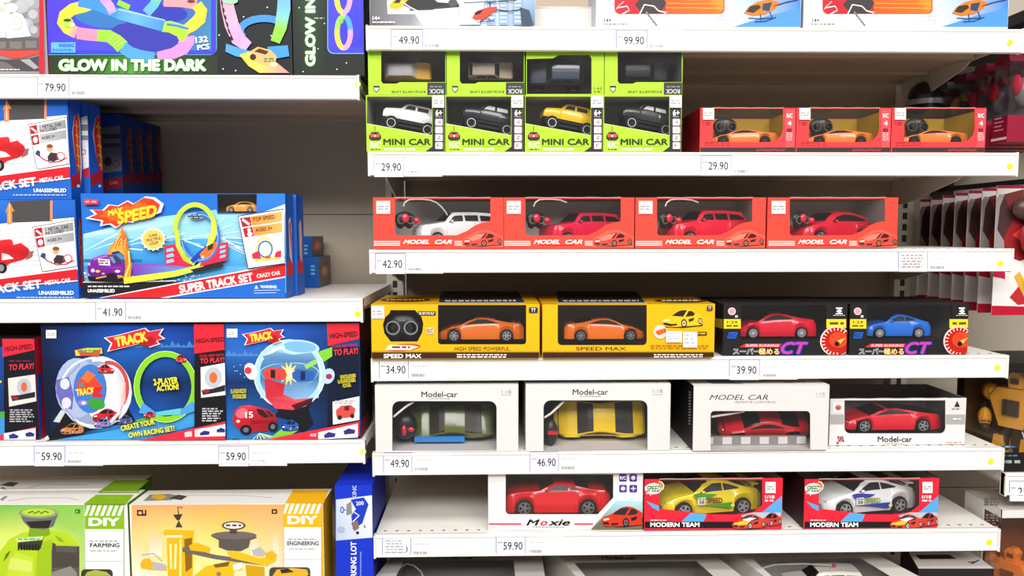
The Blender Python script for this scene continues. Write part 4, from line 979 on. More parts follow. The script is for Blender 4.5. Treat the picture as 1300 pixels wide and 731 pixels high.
# ---------- top shelf
Z = ZL[0]+E0
b = Carton('train_box', 'box picturing a grey steam locomotive, with a red right border', 'toy box', -70, 57.5, -80, Z, .004, depth=.1, front='8e8e92', side='c22034')
A = b.art
A.grid(-70, -80, 50.5, 93, [['b8b8bc', 'a4a4a8', '8c8c90'], ['c4c4c8', 'b0b0b6', '808086'], ['6a6a6c', '5c5c60', '6c6a6c'], ['9c949a', 'a29aa2', '8f8690']])
for x, y, r, c in ((38, 3, 13, '9c9ca2'), (44, 20, 10, '8d8d93'), (34, 32, 9, 'a6a6ac'), (45, 40, 8, '86868c'), (28, 8, 9, 'b0b0b6')): A.e(x, y, r, r, c); A.e(x-2, y-2, r*.6, r*.6, 'b4b4ba')
A.e(-12, 22, 26, 24, 'e0e0e2'); A.r(-10, 14, 8, 48, 'd2d2d6'); A.e(8, -2, 8, 6, 'd9dadc'); A.e(14, 10, 9, 6, 'e6e6e8'); A.e(3, 12, 4, 3, 'efc0a8')
A.p([(8, 34), (9, 26), (13, 19), (20, 15), (28, 18), (33, 26), (36, 36), (40, 46), (9, 49)], 'f0f0f2'); A.e(20.5, 30, 11, 12, 'dcdcde'); A.e(20.5, 30, 9, 10, 'c2c3c6'); A.e(19.5, 29.5, 7, 7.5, 'e4e2d6'); A.e(20.5, 30, 3, 3, 'f2e9b0')
A.p([(-70, 50), (51, 48), (51, 63), (-70, 66)], '5f5b5a'); A.r(13, 53, 28, 62, '787472'); A.r(33, 52, 47, 61, '787472'); A.r(-10, 53, 8, 62, '787472')
A.p([(-70, 65), (51, 64), (51, 68), (40, 71), (28, 74), (14, 74), (2, 70), (-70, 70)], 'e8483c'); A.p([(-70, 72), (12, 76), (40, 74), (51, 71), (51, 90), (-70, 90)], '4b474a'); A.p([(26, 76), (38, 75), (50, 86), (44, 88)], 'a5a0a2'); A.p([(0, 78), (10, 80), (22, 89), (0, 89)], '6e686a'); A.greek(-40, 87.6, 27, 90, 1, 'e8e8ec', .02)
A.r(50.5, -80, 57.5, 93.5, 'dc2438'); b.done()
b = Carton('race_track_box', 'black box with a glowing track on a blue panel and white lettering', 'toy box', 58.5, 369.5, -90, Z, .004, depth=.09, front='1d2423', side='14181a')
A = b.art
A.grid(59, 71, 276, 93.5, [['27301f', '2c4a20', '36742a', '2c4424', '232b1e'], ['2a3420', '30501f', '4a9a30', '304c22', '232b1e']])
A.r(276, -60, 369, 93.5, '161a1c')
P_ = rrect(58.8, -70, 275.5, 70, 9, tl=0, bl=0)
A.p([(x-.0, y) for x, y in P_], '47b08a'); A.p([(58.8, -70)]+[(min(x, 274.6), min(y, 69.2)) for x, y in P_ if x > 60]+[(58.8, 69.2)], '3f3ad6')
A.grid(60, -60, 268, 64, [['4038c8', '3c46cc', '3a50c0', '2c7ab0', '2a90a8'], ['4a36dc', '4246dc', '3a44d0', '3050b4', '2a7aa4'], ['4a36e0', '4a40e0', '4040c8', '3a48c0', '3a78a8'], ['4238d8', '4a48d4', '4646c4', '3c48a8', '3b8aa8']])
A.e(128, 21, 34, 14, '2f72b4', 8); A.e(212, 17, 26, 11, '2836a8', 4); A.e(185, 47, 44, 17, '3538a4', 10)
Ye, Pk, Lm, Bl = 'f3d43a', 'f28ca8', '94d43a', '4f9aec'
A.st([(125, 1), (108, 8), (92, 12), (82, 20), (80, 28), (86, 36), (98, 42)], 15, [Bl, Ye, Ye, Ye, Ye, Ye, Pk])
A.st([(98, 42), (112, 44), (124, 45)], 15, Pk); A.st([(124, 45), (138, 46), (148, 52), (156, 60)], [15, 16, 17, 18], Lm); A.st([(156, 60), (166, 67), (178, 71), (196, 74)], 15, [Bl, Bl, Bl, Bl])
A.st([(200, 71), (220, 68), (232, 62), (237, 53), (236, 47)], [10, 14, 17, 20, 22], 'f08cd2'); A.st([(238, 46), (229, 39), (216, 34), (206, 34)], [20, 17, 15, 13], 'a4d230')
A.st([(100, 2), (120, 6), (140, 14), (152, 18)], 13, '3a8ce8'); A.st([(150, 17), (172, 23), (208, 33)], 15, [Bl, '62a8ee', '3f86e2']); A.st([(150, 12), (172, 17), (210, 26)], 1.5, '9cc8f6')
A.st([(208, 2), (232, 3), (250, 6)], 13, 'f2949c'); A.st([(250, 6), (256, 14), (254, 24), (244, 33), (236, 38)], [14, 15, 16, 15, 12], Ye); A.st([(212, 31), (226, 33), (240, 37)], 3, '2f84e0')
A.st([(204, -10), (196, 6), (186, 17)], 12, ['7ad23a', '5fb4c8', '6aa6ee']); A.st([(130, -4), (140, 8), (144, 17)], 11, ['e88ad0', 'e8a0d8', '9a9ae4']); A.st([(150, 3), (165, 10)], 7, '8ccc3c')
for k in range(4): A.st([(137+k*4, 53+k*2.2), (147+k*4, 43+k*3)], 1, 'c2e88a')
A.e(87, 29, 7, 6, 'a8d84a'); A.e(86, 26, 5, 2, '3a4a1a'); A.e(92, 32, 4, 3, 'd6e8a0'); A.e(243, 2, 5, 2, '5a3a10')
A.r(65.5, 54, 96.5, 67, '62b0f4'); A.t('WARNING', 75, 55.5, 95, 60.5, '1a48b0', b=.03); A.greek(67, 62, 94, 65.5, 2, '2f72cc', .1)
A.t('132', 248.5, 46.5, 264.5, 54.5, 'f4fbf4', b=.04, rot=-7); A.t('PCS', 251, 56.5, 266.5, 63.5, 'f4fbf4', b=.04, rot=-7)
A.t('GLOW IN THE DARK', 75.5, 75.5, 262.5, 90.5, 'fafff4', b=.05, o='5fa04a', ow=.05)
for x, y in ((283, 4), (279, 45), (310, 22), (321, 22), (345, 46), (284, 88), (300, 90), (366, 20), (340, 10)): A.e(x, y, .9, .9, 'e4ecf0')
A.rg(336, 40, 30, 16, 9, '3f8ad8', 150, 330); A.st([(287, -10), (290, 12), (295, 32), (303, 50), (316, 60)], [16, 17, 18, 18, 14], ['f29ab4', 'f3a4bc', 'f4a8c8', 'ee9ccc', 'b8a8e8'])
A.st([(281, -8), (284, 16), (290, 36), (297, 52)], 1.4, '2a1c22')
for k in range(6): A.st([(282+k*2.2, 2+k*9), (283+k*2.4, 7+k*9)], 2.2, '1c1418')
A.st([(363, -12), (361, 12), (357, 36), (350, 54)], [18, 17, 15, 12], ['6aa4ea', '74b4e4', '8ad24a', '84cc48']); A.p([(288, 56), (300, 60), (320, 66), (310, 74), (300, 72), (287, 66)], '4a9ae6'); A.p([(340, 60), (366, 58), (368, 72), (345, 76)], '3f92e0')
A.p([(305, 70), (318, 66), (352, 80), (368, 93), (330, 93), (316, 84)], ['f0d24a', 'f2d84c', 'f0a86a', 'ee8aa0', 'f2c44e', 'f2d84c']); A.p([(318, 66), (328, 60), (344, 64), (352, 72), (350, 82), (338, 84), (322, 78)], 'f2b070'); A.p([(323, 66), (330, 62), (342, 66), (338, 70)], '4a2c18'); A.e(348, 82, 5, 3, 'f4e0b0'); A.e(322, 73, 4, 4, '3a2414'); A.greek(336, 74, 350, 80, 2, '3a6a3a', .1)
A.e(293, 2, 10, 4, '9ac8a8'); b.done()
b = Carton('race_track_box', 'narrow black box end with upright white lettering and a blue panel', 'toy box', 371, 461.5, -90, Z, .004, depth=.2, front='171c1b', side='1e1e24')
A = b.art
A.grid(372, -60, 414, 93, [['1d2420', '2a4428', '1a2120'], ['1a201e', '24401f', '181e1e'], ['171c1b', '1e2a1e', '181c1c']])
A.t('GLOW IN', 350.5, 34, 437.5, 47, 'f8fff2', rot=-90, b=.045, o='4f8a44', ow=.05)
A.p(rrect(415.6, -70, 462, 68.5, 8, tr=0, br=0), '58b8c8'); A.p(rrect(416.6, -70, 462, 67.5, 7.5, tr=0, br=0), '3f3edc'); A.r(430, -60, 461, 60, '4040e0', '3434c8')
for cx, cy in ((436.5, 41), (436, -4)): A.rg(cx, cy, 8.5, 20, 6.5, [('f29ac0', 'f2d83c', '9ad84a', '4f9ae8')[int(k/7.01)] for k in range(28)])
A.e(433, 27, 3, 3, '6ad04a'); A.greek(399, 22, 412, 25, 1, '9aa89e', .05)
for x, y in ((385, 91), (428, 88), (404, 62), (412, 30), (440, 80), (380, 10)): A.e(x, y, .8, .8, 'dfe6ee')
b.done()
# ---------- second shelf: blue track sets
Z = ZL[1]+E0
def track_set(A, f):
    """front of the big blue track set box; f maps its own px frame"""
    A.tf = f
    A.r(-170, 122, 106, 252, BLU)
    A.grid(-170, 122, 92, 152, [['2a78d8', '2a74d4', '1f66c8'], ['2468c8', '1f5fc0', '1a58b8']])
    A.p([(-170, 172), (8, 153), (86, 146), (91, 214), (-170, 246)], ['dfe4ea', 'f2f3f5', 'f6f6f8', 'f2f2f4', 'e8eaee'])
    for k in range(9): A.st([(-30, 168+k*5), (20, 160+k*6), (48, 157+k*6.3)], .8, 'b9bcc4')
    A.p([(4, 139), (9, 126), (15, 138), (12, 138), (12, 154), (6, 155), (6, 139)], 'f08a3a'); A.st([(9, 128), (9, 152)], 1.4, 'f8c890')
    A.p([(9, 124.5), (60, 123), (60, 150.5), (13, 152.5), (12, 138), (15, 138)], '4a4748'); A.p([(57.5, 124), (60.5, 124), (60.5, 151), (57.5, 151)], 'e8905a')
    A.p([(-112, 196), (-96, 184), (-70, 178), (-54, 164), (-34, 160), (-16, 166), (-4, 178), (-10, 213), (-104, 214)], ['b01820', 'd02028', 'e0282c', 'e23034', 'e84448', 'dc2c30', 'd42028', 'b01820', '8c1018']); A.p([(-62, 178), (-50, 167), (-36, 164), (-20, 168), (-10, 177)], '2a1c20'); A.e(-84, 212, 10, 10, '1a1a1c'); A.e(-84, 212, 6, 6, '8a8a8e')
    A.p([(-20, 180), (0, 175), (10, 174), (22, 178), (32, 186), (34, 194), (26, 200), (10, 205), (0, 212), (-20, 213)], ['d42028', 'e0282c', 'e83434', 'e22c30', 'c81c24', 'a81420', 'c01820', 'd02028', 'b81820', '981018'])
    A.p([(12, 174), (18, 172), (25, 178), (14, 181)], 'f6e8e8'); A.p([(0, 192), (8, 194), (14, 199), (0, 201)], 'f0f0f2'); A.e(0, 211, 6, 7, '1a1a1c'); A.e(-1, 211, 3.6, 4.4, '8a8a8e'); A.p([(33, 190), (38, 189), (36, 197), (28, 201)], '9a5a5a')
    A.p([(36.5, 158), (87, 148.5), (91, 209), (48, 216.5)], '3c3c40'); A.p([(37.2, 158.8), (86.4, 149.4), (90, 208.4), (48.6, 215.6)], 'f4f4f6')
    A.p([(38.5, 160.5), (48, 158.5), (49.5, 169), (40, 171)], 'b01c2c'); A.p([(49, 158.5), (85, 152), (86, 163), (50, 169)], ['b9b9bd', '8c8c90', '8c8c90', 'c8c8cc']); A.t('1 METAL CAR', 52, 157.5, 80, 162, '3a3236', rot=-9, b=.03); A.t('INCLUDED', 52, 163, 74, 167, '3a3236', rot=-8, b=.03)
    A.p([(40.5, 173), (50, 171), (51.8, 183), (43, 185)], 'b01c2c'); A.p([(51, 171), (86, 165), (86.6, 176), (52.4, 182.5)], ['b9b9bd', '98989c', '98989c', 'c8c8cc']); A.t('AGES 3+', 54, 172.5, 72, 176.5, '3a3236', rot=-9, b=.03); A.e(46.5, 178, 3, 4, 'f4e9ea'); A.st([(41, 162.5), (48, 168)], 2.4, 'f0e6e8')
    A.p([(45, 190), (87.6, 181), (89.8, 207.5), (48.8, 214.5)], 'eceaee'); A.e(65, 189, 4.2, 4.6, 'd8a078'); A.e(65, 186, 4.2, 2.6, '8a4a2a'); A.p([(62, 200), (66, 194), (74, 195), (77, 203), (70, 206), (63, 205)], '3a2e32'); A.rg(79, 199, 5, 5, 1.2, 'c02c4c'); A.st([(48, 194), (55, 202), (66, 207), (78, 206), (87, 201)], 1.6, 'b82440'); A.p([(46, 196), (49, 191), (53, 193), (52, 200)], '3a3e72')
    A.p([(-170, 245.4), (92, 210.9), (95.5, 228.1), (-170, 272.2)], 'f2f2f4'); A.p([(-170, 246.8), (92, 212.3), (95.5, 226.7), (-170, 270.8)], 'cf1c2a')
    A.t('SUPER TRACK SET', -66, 233, 48, 244.5, 'ffffff', rot=-7.5, b=.04); A.t('METAL CAR', 52, 225.5, 83, 231.5, 'f8e6e8', rot=-7.5, b=.03)
    A.t('UNASSEMBLED', 44.5, 240.5, 86.5, 245.6, 'f0f6fc', b=.035); A.greek(18, 248, 87, 250.2, 1, 'bcd6f4', .02)
def spine_art(S, q0, q1, y0, y1, lit=1):
    """flame logo running down the narrow side; q0,q1 photo columns of the front and back edge"""
    w = q1-q0; m_ = (q0+q1)/2; h = y1-y0
    S.p([(q0, y0), (q1, y0), (q1, y1), (q0, y1)], '1b5cc0' if lit else '12397c')
    S.p([(q0, y0+h*.79), (q1, y0+h*.75), (q1, y0+h*.87), (q0, y0+h*.91)], 'c41c2a' if lit else '7a141e')
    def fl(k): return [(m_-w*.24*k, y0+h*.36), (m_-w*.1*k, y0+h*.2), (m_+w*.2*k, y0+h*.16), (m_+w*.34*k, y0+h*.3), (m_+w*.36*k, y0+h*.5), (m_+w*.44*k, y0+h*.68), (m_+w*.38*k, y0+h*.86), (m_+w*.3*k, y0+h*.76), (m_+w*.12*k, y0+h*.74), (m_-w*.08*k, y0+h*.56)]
    S.p(fl(1.2), 'e8e4ea' if lit else '6a6a7c'); S.p(fl(1), 'd42a24' if lit else '802a24')
    for k in range(5): S.st([(m_-w*.06+k*w*.045, y0+h*(.28+k*.1)), (m_+w*.22+k*w*.04, y0+h*(.3+k*.1))], w*.13, 'f0c828' if lit else '907a2c')
    S.st([(m_+w*.05, y0+h*.24), (m_+w*.16, y0+h*.5), (m_+w*.3, y0+h*.74)], w*.1, 'f09a24' if lit else '8a5a28')
lowtop = 253.5
b = Carton('track_set_box', 'blue track set box with a red car, lower one at the left edge', 'toy box', -165, 98, lowtop, Z, .012, depth=.032, front=BLU, side='1a56b4', group='blue track set boxes with a red car')
track_set(b.art, lambda x, y: (x*1.06+3, 253.5+(y-123)*.983))
S = b.side('r'); spine_art(S, 98, 105, 253, 378); b.done()
lowbox = b
zt2 = b.zs+b.h+.0005
b = Carton('track_set_box', 'blue track set box with a red car, topmost at the left edge', 'toy box', -170, 88.3, 124, zt2, .012, depth=.032, front=BLU, side='1a56b4', group='blue track set boxes with a red car')
track_set(b.art, lambda x, y: (x*.985, 123.5+(y-123)*.985))
S = b.side('r'); spine_art(S, 88.3, 103, 123, 250); S.e(99, 236, 2, 2, 'e8f0fa'); b.done()
toph = min(b.zs+b.h, ZL[0]-.0225)
lb = Carton('track_set_box', 'blue track set box right behind the front one on the lower stack', 'toy box', -160, 104.5, 255.5, Z, .052, depth=.034, front=BLU, side='1a56b4', group='blue track set boxes further back'); lb.done()
b = Carton('track_set_box', 'blue track set box directly behind the topmost one, its flame spine showing', 'toy box', -160, 113.2, proj((-.43, .048, toph))[1], lb.zs+lb.h+.0005, .048, depth=.034, front=BLU, side='1a56b4', group='blue track set boxes further back')
A = b.art; A.p([(100, 150), (113, 147), (113, 214), (100, 217)], 'e6e6ea'); A.r(100, 158, 113, 166, '7a7a80'); A.r(100, 172, 113, 178, '8a8a90'); A.p([(100, 217), (113.2, 212), (113.2, 224), (100, 228)], 'c41c2a'); A.rg(106, 193, 3, 3, 1, 'b02840')
S = b.side('r'); spine_art(S, 113.2, 133, 126, 247); S.e(126, 236, 1.8, 1.8, 'e8f0fa'); b.done()
yy = .152
for i in range(4):  # shade at the back is put into darker box and spine colours
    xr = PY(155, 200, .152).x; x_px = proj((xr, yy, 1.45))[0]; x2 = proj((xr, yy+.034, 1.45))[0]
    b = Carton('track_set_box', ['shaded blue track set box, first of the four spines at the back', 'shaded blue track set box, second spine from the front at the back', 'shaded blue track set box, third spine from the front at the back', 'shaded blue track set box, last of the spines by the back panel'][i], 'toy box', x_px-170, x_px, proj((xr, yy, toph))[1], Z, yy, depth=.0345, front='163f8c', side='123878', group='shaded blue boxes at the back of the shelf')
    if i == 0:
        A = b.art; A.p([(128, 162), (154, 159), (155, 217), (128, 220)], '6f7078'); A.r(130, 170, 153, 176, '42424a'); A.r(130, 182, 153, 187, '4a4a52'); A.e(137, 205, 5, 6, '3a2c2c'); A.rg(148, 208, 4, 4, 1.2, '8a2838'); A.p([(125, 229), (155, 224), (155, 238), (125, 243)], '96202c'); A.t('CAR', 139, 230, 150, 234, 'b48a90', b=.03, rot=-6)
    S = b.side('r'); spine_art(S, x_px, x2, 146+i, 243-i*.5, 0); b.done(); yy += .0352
# flame hoop box with a real car in its window
wnd = [(276, 246.2), (326, 246.2), (325.5, 269), (322, 270.4), (278, 270.4), (276.5, 268)]
b = Carton('track_set_box', 'long blue track set box with a purple car, flame hoop and yellow loop', 'toy box', 105.2, 363.5, 245.5, Z, .006, depth=.04, front='1f68cc', side='1a58b8', inner='8f7d72', holes=[wnd], group=None)
A = b.art
def cut(x, y): return x, y
A.r(106, 246, 275, 296, '1f6acc', '2474d4'); A.r(326.5, 246, 363.4, 296, '2a78d4'); A.r(276, 271, 327, 296, '2474d0')
A.grid(106, 300, 363.3, 345, [['8ecbe8', '5fb4e2', '3fa0dc', '62b6e4', '8ccbea'], ['7ac0e4', '3f9ad8', '2f8ace', '58ace0', '6cb8e6'], ['4a8cc8', '2f7cc4', '2c78c0', '3f90d0', '4f9cd8']])
A.grid(106, 338, 363.3, 372, [['3a84c8', '3a86c8', '3f94d0', '58a8dc', '9ad0ea'], ['c8dcea', '6aa4d0', '4a94cc', '6ab4dc', 'b9dff0']])
A.p([(106, 297), (160, 284), (205, 275), (275, 266), (276, 272), (326, 272), (363.3, 259), (363.3, 303), (106, 303)], ['bfe0f0', 'a8d8ee', '9ad0ec', '86c8ea', '8ccbea', '94d0ec', 'eef6fa', '9ad2ee', '8ecbe8'])
for k in range(16): A.st([(108+k*11, 318-k*1.4), (150+k*10.5, 296+(k % 4)*7)], [.4, 1.6+(k % 3)*.5], ['e9f4fa', 'd2ebf6', '7cc2e6', 'ffffff'][k % 4])
for k in range(8): A.st([(262, 300), (285+k*9, 276+k*9)], [.3, 1.5], 'd8eef8')
A.r(106, 329, 180, 332, '2c6aa8'); A.r(330, 325, 363, 328, '2c70b8')
random.seed(3)
for k in range(110): x = 106+random.random()*150; y = 344+random.random()*14; A.r(x, y, x+1.6, y+1.2, random.choice(['f4f8fa', '20303c', 'cfe2ee', 'ffffff']))
A.p([(106, 357), (240, 357), (200, 366), (106, 377.6)], '1c1a1c'); A.st([(106, 357.8), (160, 357.8), (224, 356)], .9, 'eeeeee')
A.p([(128, 377.6), (180, 367.5), (363.4, 333), (363.4, 352), (215, 377.6)], 'f4f4f6'); A.p([(131, 377.6), (182, 368.5), (363.4, 334.5), (363.4, 350.4), (205, 377.6)], 'd02028')
A.p([(214, 377.6), (363.4, 352), (363.4, 377.6)], '1f66c8'); A.t('SUPER TRACK SET', 228.5, 353.5, 323, 364.5, 'ffffff', rot=-10, b=.045); A.t('CRAZY CAR', 327, 345.5, 357, 350.6, 'fbe6e8', rot=-9, b=.035)
A.greek(114, 362, 168, 364.6, 1, 'f0f0f0', .03); A.t('UNASSEMBLED', 114, 366.5, 148, 370.8, 'ffffff', b=.035)
A.t('WARNING:', 332, 361.5, 353, 365.6, 'e6f0fc', b=.035); A.p([(324.5, 366), (327, 361.5), (329.5, 366)], 'e6f0fc'); A.st([(324, 368.4), (357, 367.6)], .7, 'c8dcf6'); A.st([(324, 371.6), (352, 371)], .7, 'c8dcf6')
A.r(109, 253, 127, 259.6, 'e0343c'); A.greek(111, 254.4, 125, 258.4, 1, 'f0a8a8', .02)
A.flame(115, 252.5, 206, 287.5, 'e23a1c', 'f4f4f6', rot=-3); A.t('MAX', 139, 265, 159, 272.5, 'fbe23c', b=.045, rot=-14, sh=.2); A.t('SPEED', 150, 264.5, 202, 280, 'fbd232', b=.045, rot=-12, sh=.25, o='e86a1c', ow=.03)
# hoop of fire and purple car
A.p([(137, 326), (143, 312), (152, 302), (158, 287.5), (163, 300), (166, 318), (170, 336), (168, 354), (160, 357), (150, 354), (158, 346), (162, 336), (160, 324), (153, 318), (145, 320), (140, 330)], ['e87a1c', 'f08a24', 'f29a2c', 'f4862c', 'e8561c', 'e8641c', 'f0801c', 'f29a30', 'f6b84a', 'f0a030', 'f29024', 'ee741c', 'f29a34', 'f4b450', 'f0a040', 'ec8020'])
for k in range(7): A.st([(146+k*2.4, 318-k*2), (150+k*2, 308-k), (156+k*.8, 296+k*3)], .9, ['fbd25a', 'd8481c'][k % 2])
A.st([(166, 318), (167, 336), (162, 351)], 2, 'fbd86a')
A.p([(114, 338), (120, 328), (134, 323), (150, 323), (158, 330), (162, 340), (160, 350), (146, 352), (132, 355), (120, 352), (115, 346)], ['6a1c8c', '8c28a8', '9a34b4', '8a28a4', '7a2098', '6a1c88', '5c1878', '7a2098', '8a2ca8', '6a1c8c', '5c1478'])
A.p([(118, 336), (134, 338), (156, 338), (161, 342), (158, 349), (140, 351), (122, 350), (116, 345)], ['7a229c', '8a2cac', '9434b4', '7a2098', '5c1478', '641880', '5a1474', '641880']); A.st([(122, 329), (136, 325), (148, 325)], 1.2, 'c880dc'); A.p([(139, 324), (151, 324), (158, 334), (148, 336)], '3a3a5c'); A.p([(141, 325.5), (146, 325.2), (150, 333), (147, 334)], '7a86b4'); A.e(127, 344, 3, 1.6, 'f0c83c'); A.e(152, 344, 3.4, 1.6, 'e8e0f4'); A.e(134, 347, 2, 1.2, 'd49ae0'); A.p([(114, 350), (150, 353), (176, 350), (184, 356), (150, 358), (116, 356)], '161218'); A.p([(127.5, 328), (142, 329), (143, 337), (129, 336)], 'e9e4ee'); A.greek(129, 329.5, 141, 335.5, 2, '4a4458', .1); A.e(121, 343, 2.4, 2.4, 'e8c8ee'); A.e(116.5, 335, 1.5, 1.8, 'd8b0e8'); A.st([(125, 353), (140, 350), (158, 350)], 1.5, 'e8b02c'); A.e(145, 351, 7, 5, '1c1620')
A.p([(170, 334), (196, 334), (240, 338), (256, 336), (252, 344), (200, 350), (172, 350)], ['7a38b8', '8a50c4', '7c6cc8', '5c94d4', '62a4da', '9a6cc8', '7034b0']); 
A.st([(160, 356), (190, 352), (225, 347), (252, 340), (264, 331), (269, 318), (268, 300)], [8, 8, 7.5, 7, 6, 5, 4], ['d8d83a', 'd4dc3c', 'cfe048', 'c4e058', 'cfe45a', 'b8d84a', 'c8e058'])
A.p([(211, 312), (230, 309), (232, 322), (246, 338), (213, 336)], 'd42848'); 
for k in range(3): A.p([(214, 316+k*7), (222, 314+k*7), (224, 318+k*7), (214, 320+k*7)], '8cc4e4')
A.p([(274, 310), (292, 307), (290, 330), (256, 338), (258, 330)], 'd42848')
for k in range(3): A.p([(282, 312+k*6), (289, 310.5+k*6), (288, 314+k*6), (281, 315.6+k*6)], '8cc4e4')
A.p([(244, 342), (284, 332), (286, 338), (250, 346)], '2a2428')
A.rg(256, 301, 23, 29, 5.5, '2f6cd0', -100, 170); A.rg(256, 301, 23, 29, 1.2, '86b4ec', -100, 170)
A.rg(250, 292, 25, 32, 6, 'bfdc3c', -185, 0); A.st([(273, 280), (274, 296), (268, 312), (262, 322)], [5, 8, 7, 5], 'cfe04c'); A.st([(227, 292), (229, 312), (238, 328), (250, 334)], [6, 6, 7, 7], ['bfdc3c', 'cbe24c', 'b4c23c', 'c0d848'])
A.st([(246, 332), (256, 322), (266, 314)], 6, '2440a8'); A.p([(256, 322), (266, 312), (277, 306), (278, 314), (268, 326), (258, 328)], 'f0702c'); A.p([(266, 312), (274, 308), (272, 316), (266, 318)], '3a2a2a'); A.e(260, 326, 2, 2, 'fbe0a0'); A.e(250, 275, 9, 3.4, '2f3a4c'); A.greek(242, 272, 260, 278, 2, '8aa4bc', .2)
st_ = []
for k in range(32):
    a = 2*math.pi*k/32; r = 1 if k % 2 else 1.16; st_.append((197.5+14*r*math.cos(a), 303.5+13*r*math.sin(a)))
A.p(st_, 'f6e8c4'); A.e(197.5, 303.5, 13, 12, 'f2c464'); A.t('SUPER', 192, 297, 203, 300.6, '3a2a10', rot=-10, b=.02); A.t('MULTIPLE', 189, 301.8, 207, 305.4, '3a2a10', rot=-10, b=.02); A.t('LOOP', 193, 306.6, 204, 310.2, '3a2a10', rot=-10, b=.02)
A.p([(304, 274), (363.3, 265), (363.3, 334.6), (317, 341)], '35353c'); A.p([(305, 275), (363.3, 266.2), (363.3, 333.4), (317.8, 339.8)], 'f2f4f6')
A.p([(307, 277), (320, 275), (322, 286.5), (310, 288.5)], 'b01c30'); A.st([(310, 278.5), (319, 285)], 3, 'f4e6e8'); A.p([(320.5, 275), (360, 268.6), (360, 281), (322.5, 286.5)], ['f08a2c', 'f4b060', 'f4b060', 'f0943c']); A.t('TOP SPEED', 323, 274.5, 351, 279.6, '4a2c10', rot=-8, b=.03)
A.p([(310.5, 290), (322.5, 288), (325, 299.5), (313.5, 301)], 'b01c30'); A.e(318.5, 292, 2.2, 2.4, 'f4e6e8'); A.e(319.5, 297, 3.4, 2.8, 'f4e6e8'); A.p([(323, 288), (360, 282.6), (360, 294.4), (325.6, 299.5)], ['f08a2c', 'f4b060', 'f4b060', 'f0943c']); A.t('AGES 3+', 326.5, 288.4, 348, 293.2, '4a2c10', rot=-8, b=.03)
A.rg(338, 315, 10, 13, 1.8, 'cfe04c'); A.rg(339, 316, 8.5, 10, 1.8, '2f62c4'); A.p([(322, 322), (330, 318), (334, 328), (323, 328)], 'd42848'); A.p([(352, 320), (359, 317), (359, 326), (350, 328)], 'd42848'); A.st([(325, 330), (342, 329), (358, 327)], 2.4, 'cfd848'); A.e(342, 326, 4, 2, 'e8562c')
S = b.side('r'); S.p([(363.5, 240), (372, 240), (372, 380), (363.5, 380)], '1c5cbc'); S.p([(363.5, 333), (372, 330), (372, 348), (363.5, 351)], 'c41c2a'); S.p([(366, 280), (368, 275), (370, 290), (370.5, 335), (367.5, 325)], 'e8c8c0'); S.p([(366.6, 284), (368.4, 280), (370, 300), (370, 328)], 'd8502c')
b.done()
fit(sidecar('orange die-cast toy car in the window of the long blue box', 'hatch', 'f0983c', 286, 325, 269.5, .018, z=PY(305, 269.5, .018).z, rim='d8d8d8', spokes=6), b)
tr = MB(); q = PY(300, 269.8, .012); q2 = PY(277, 269.8, .012); q3 = PY(325, 269.8, .012); tr.box(q2.x, q3.x, .0085, .043, q.z-.0015, q.z-.0004, '5c4a40'); tr.build('car_tray', STOCK, b.root, world=True)
b2 = Carton('track_set_box', 'second long blue track set box, mostly hidden behind the first', 'toy box', 113, 377, 247, Z, .05, depth=.04, front='1f68cc', side='1a58b8')
S = b2.side('r'); S.p([(377, 240), (384.5, 240), (384.5, 380), (377, 380)], '1a54b0'); S.p([(377, 332), (384.5, 328), (384.5, 345), (377, 348)], 'b41c2a'); S.p([(379, 285), (381.4, 278), (383, 300), (383, 335), (380.5, 325)], 'd8a8a0'); b2.done()
for i, (x0, x1, yt, yv, lb_) in enumerate(((372, 404.5, 326, .2, 'small blue box at the back, lower of two'), (372, 395, 300, .2, 'small blue box at the back, upper of two'))):
    zz = Z if i == 0 else sb.zs+sb.h+.0004
    sb = Carton('small_box', lb_, 'box', x0, x1, yt, zz, yv, yv+.02*0, depth=.09, front='1d5cb0', side='6a5e62', top='2a66b4', group='small blue boxes at the back')
    xr = proj(sb.b)[0]; sb.art.greek(x1-10, yt+10, x1-3, yt+24, 3, '7ab0e8', .3)
    S = sb.side('r'); m0 = proj(sb.b+V((0, 0, sb.h*.5))); m1 = proj(sb.b+sb.d+V((0, 0, sb.h*.5)))
    S.e((m0[0]+m1[0])/2, (m0[1]+m1[1])/2, abs(m1[0]-m0[0])*.33, 7, 'a8705a'); S.e((m0[0]+m1[0])/2, (m0[1]+m1[1])/2, abs(m1[0]-m0[0])*.18, 4, 'c88a6a'); sb.done()
# ---------- third shelf: dark blue stunt tracks
Z = ZL[2]+E0
def ribbon(A, x0, y0, x1, y1, rot=-9):
    def q(u, v):
        x = (u-.5)*(x1-x0); y = (v-.5)*(y1-y0); c, d = math.cos(math.radians(rot)), math.sin(math.radians(rot)); return ((x0+x1)/2+x*c-y*d, (y0+y1)/2+x*d+y*c)
    for k, col in ((1.07, 'f6eeee'), (1, 'd42430')):
        f = lambda u, v: q((u-.5)*k+.5, (v-.5)*k+.5)
        A.p([f(0, .18), (f(.1, .5)), f(.02, .86), f(.28, .8), f(.6, .72), f(.72, .98), f(.9, .9), f(.86, .72), f(1, .68), f(.92, .46), f(1, .2), f(.76, .22), f(.7, .02), f(.44, .1), f(.22, .16)], col)
    A.p([q(.54, .7), q(.6, .5), q(.8, .46), q(.88, .74), q(.74, .94), q(.62, .88)], 'a81824')
    A.t('TRACK', *[q(.16, .2)[0], q(.5, .22)[1], q(.74, .2)[0], q(.5, .74)[1]], 'f8dc4c', rot=rot-2, b=.05, o='e87a24', ow=.03)
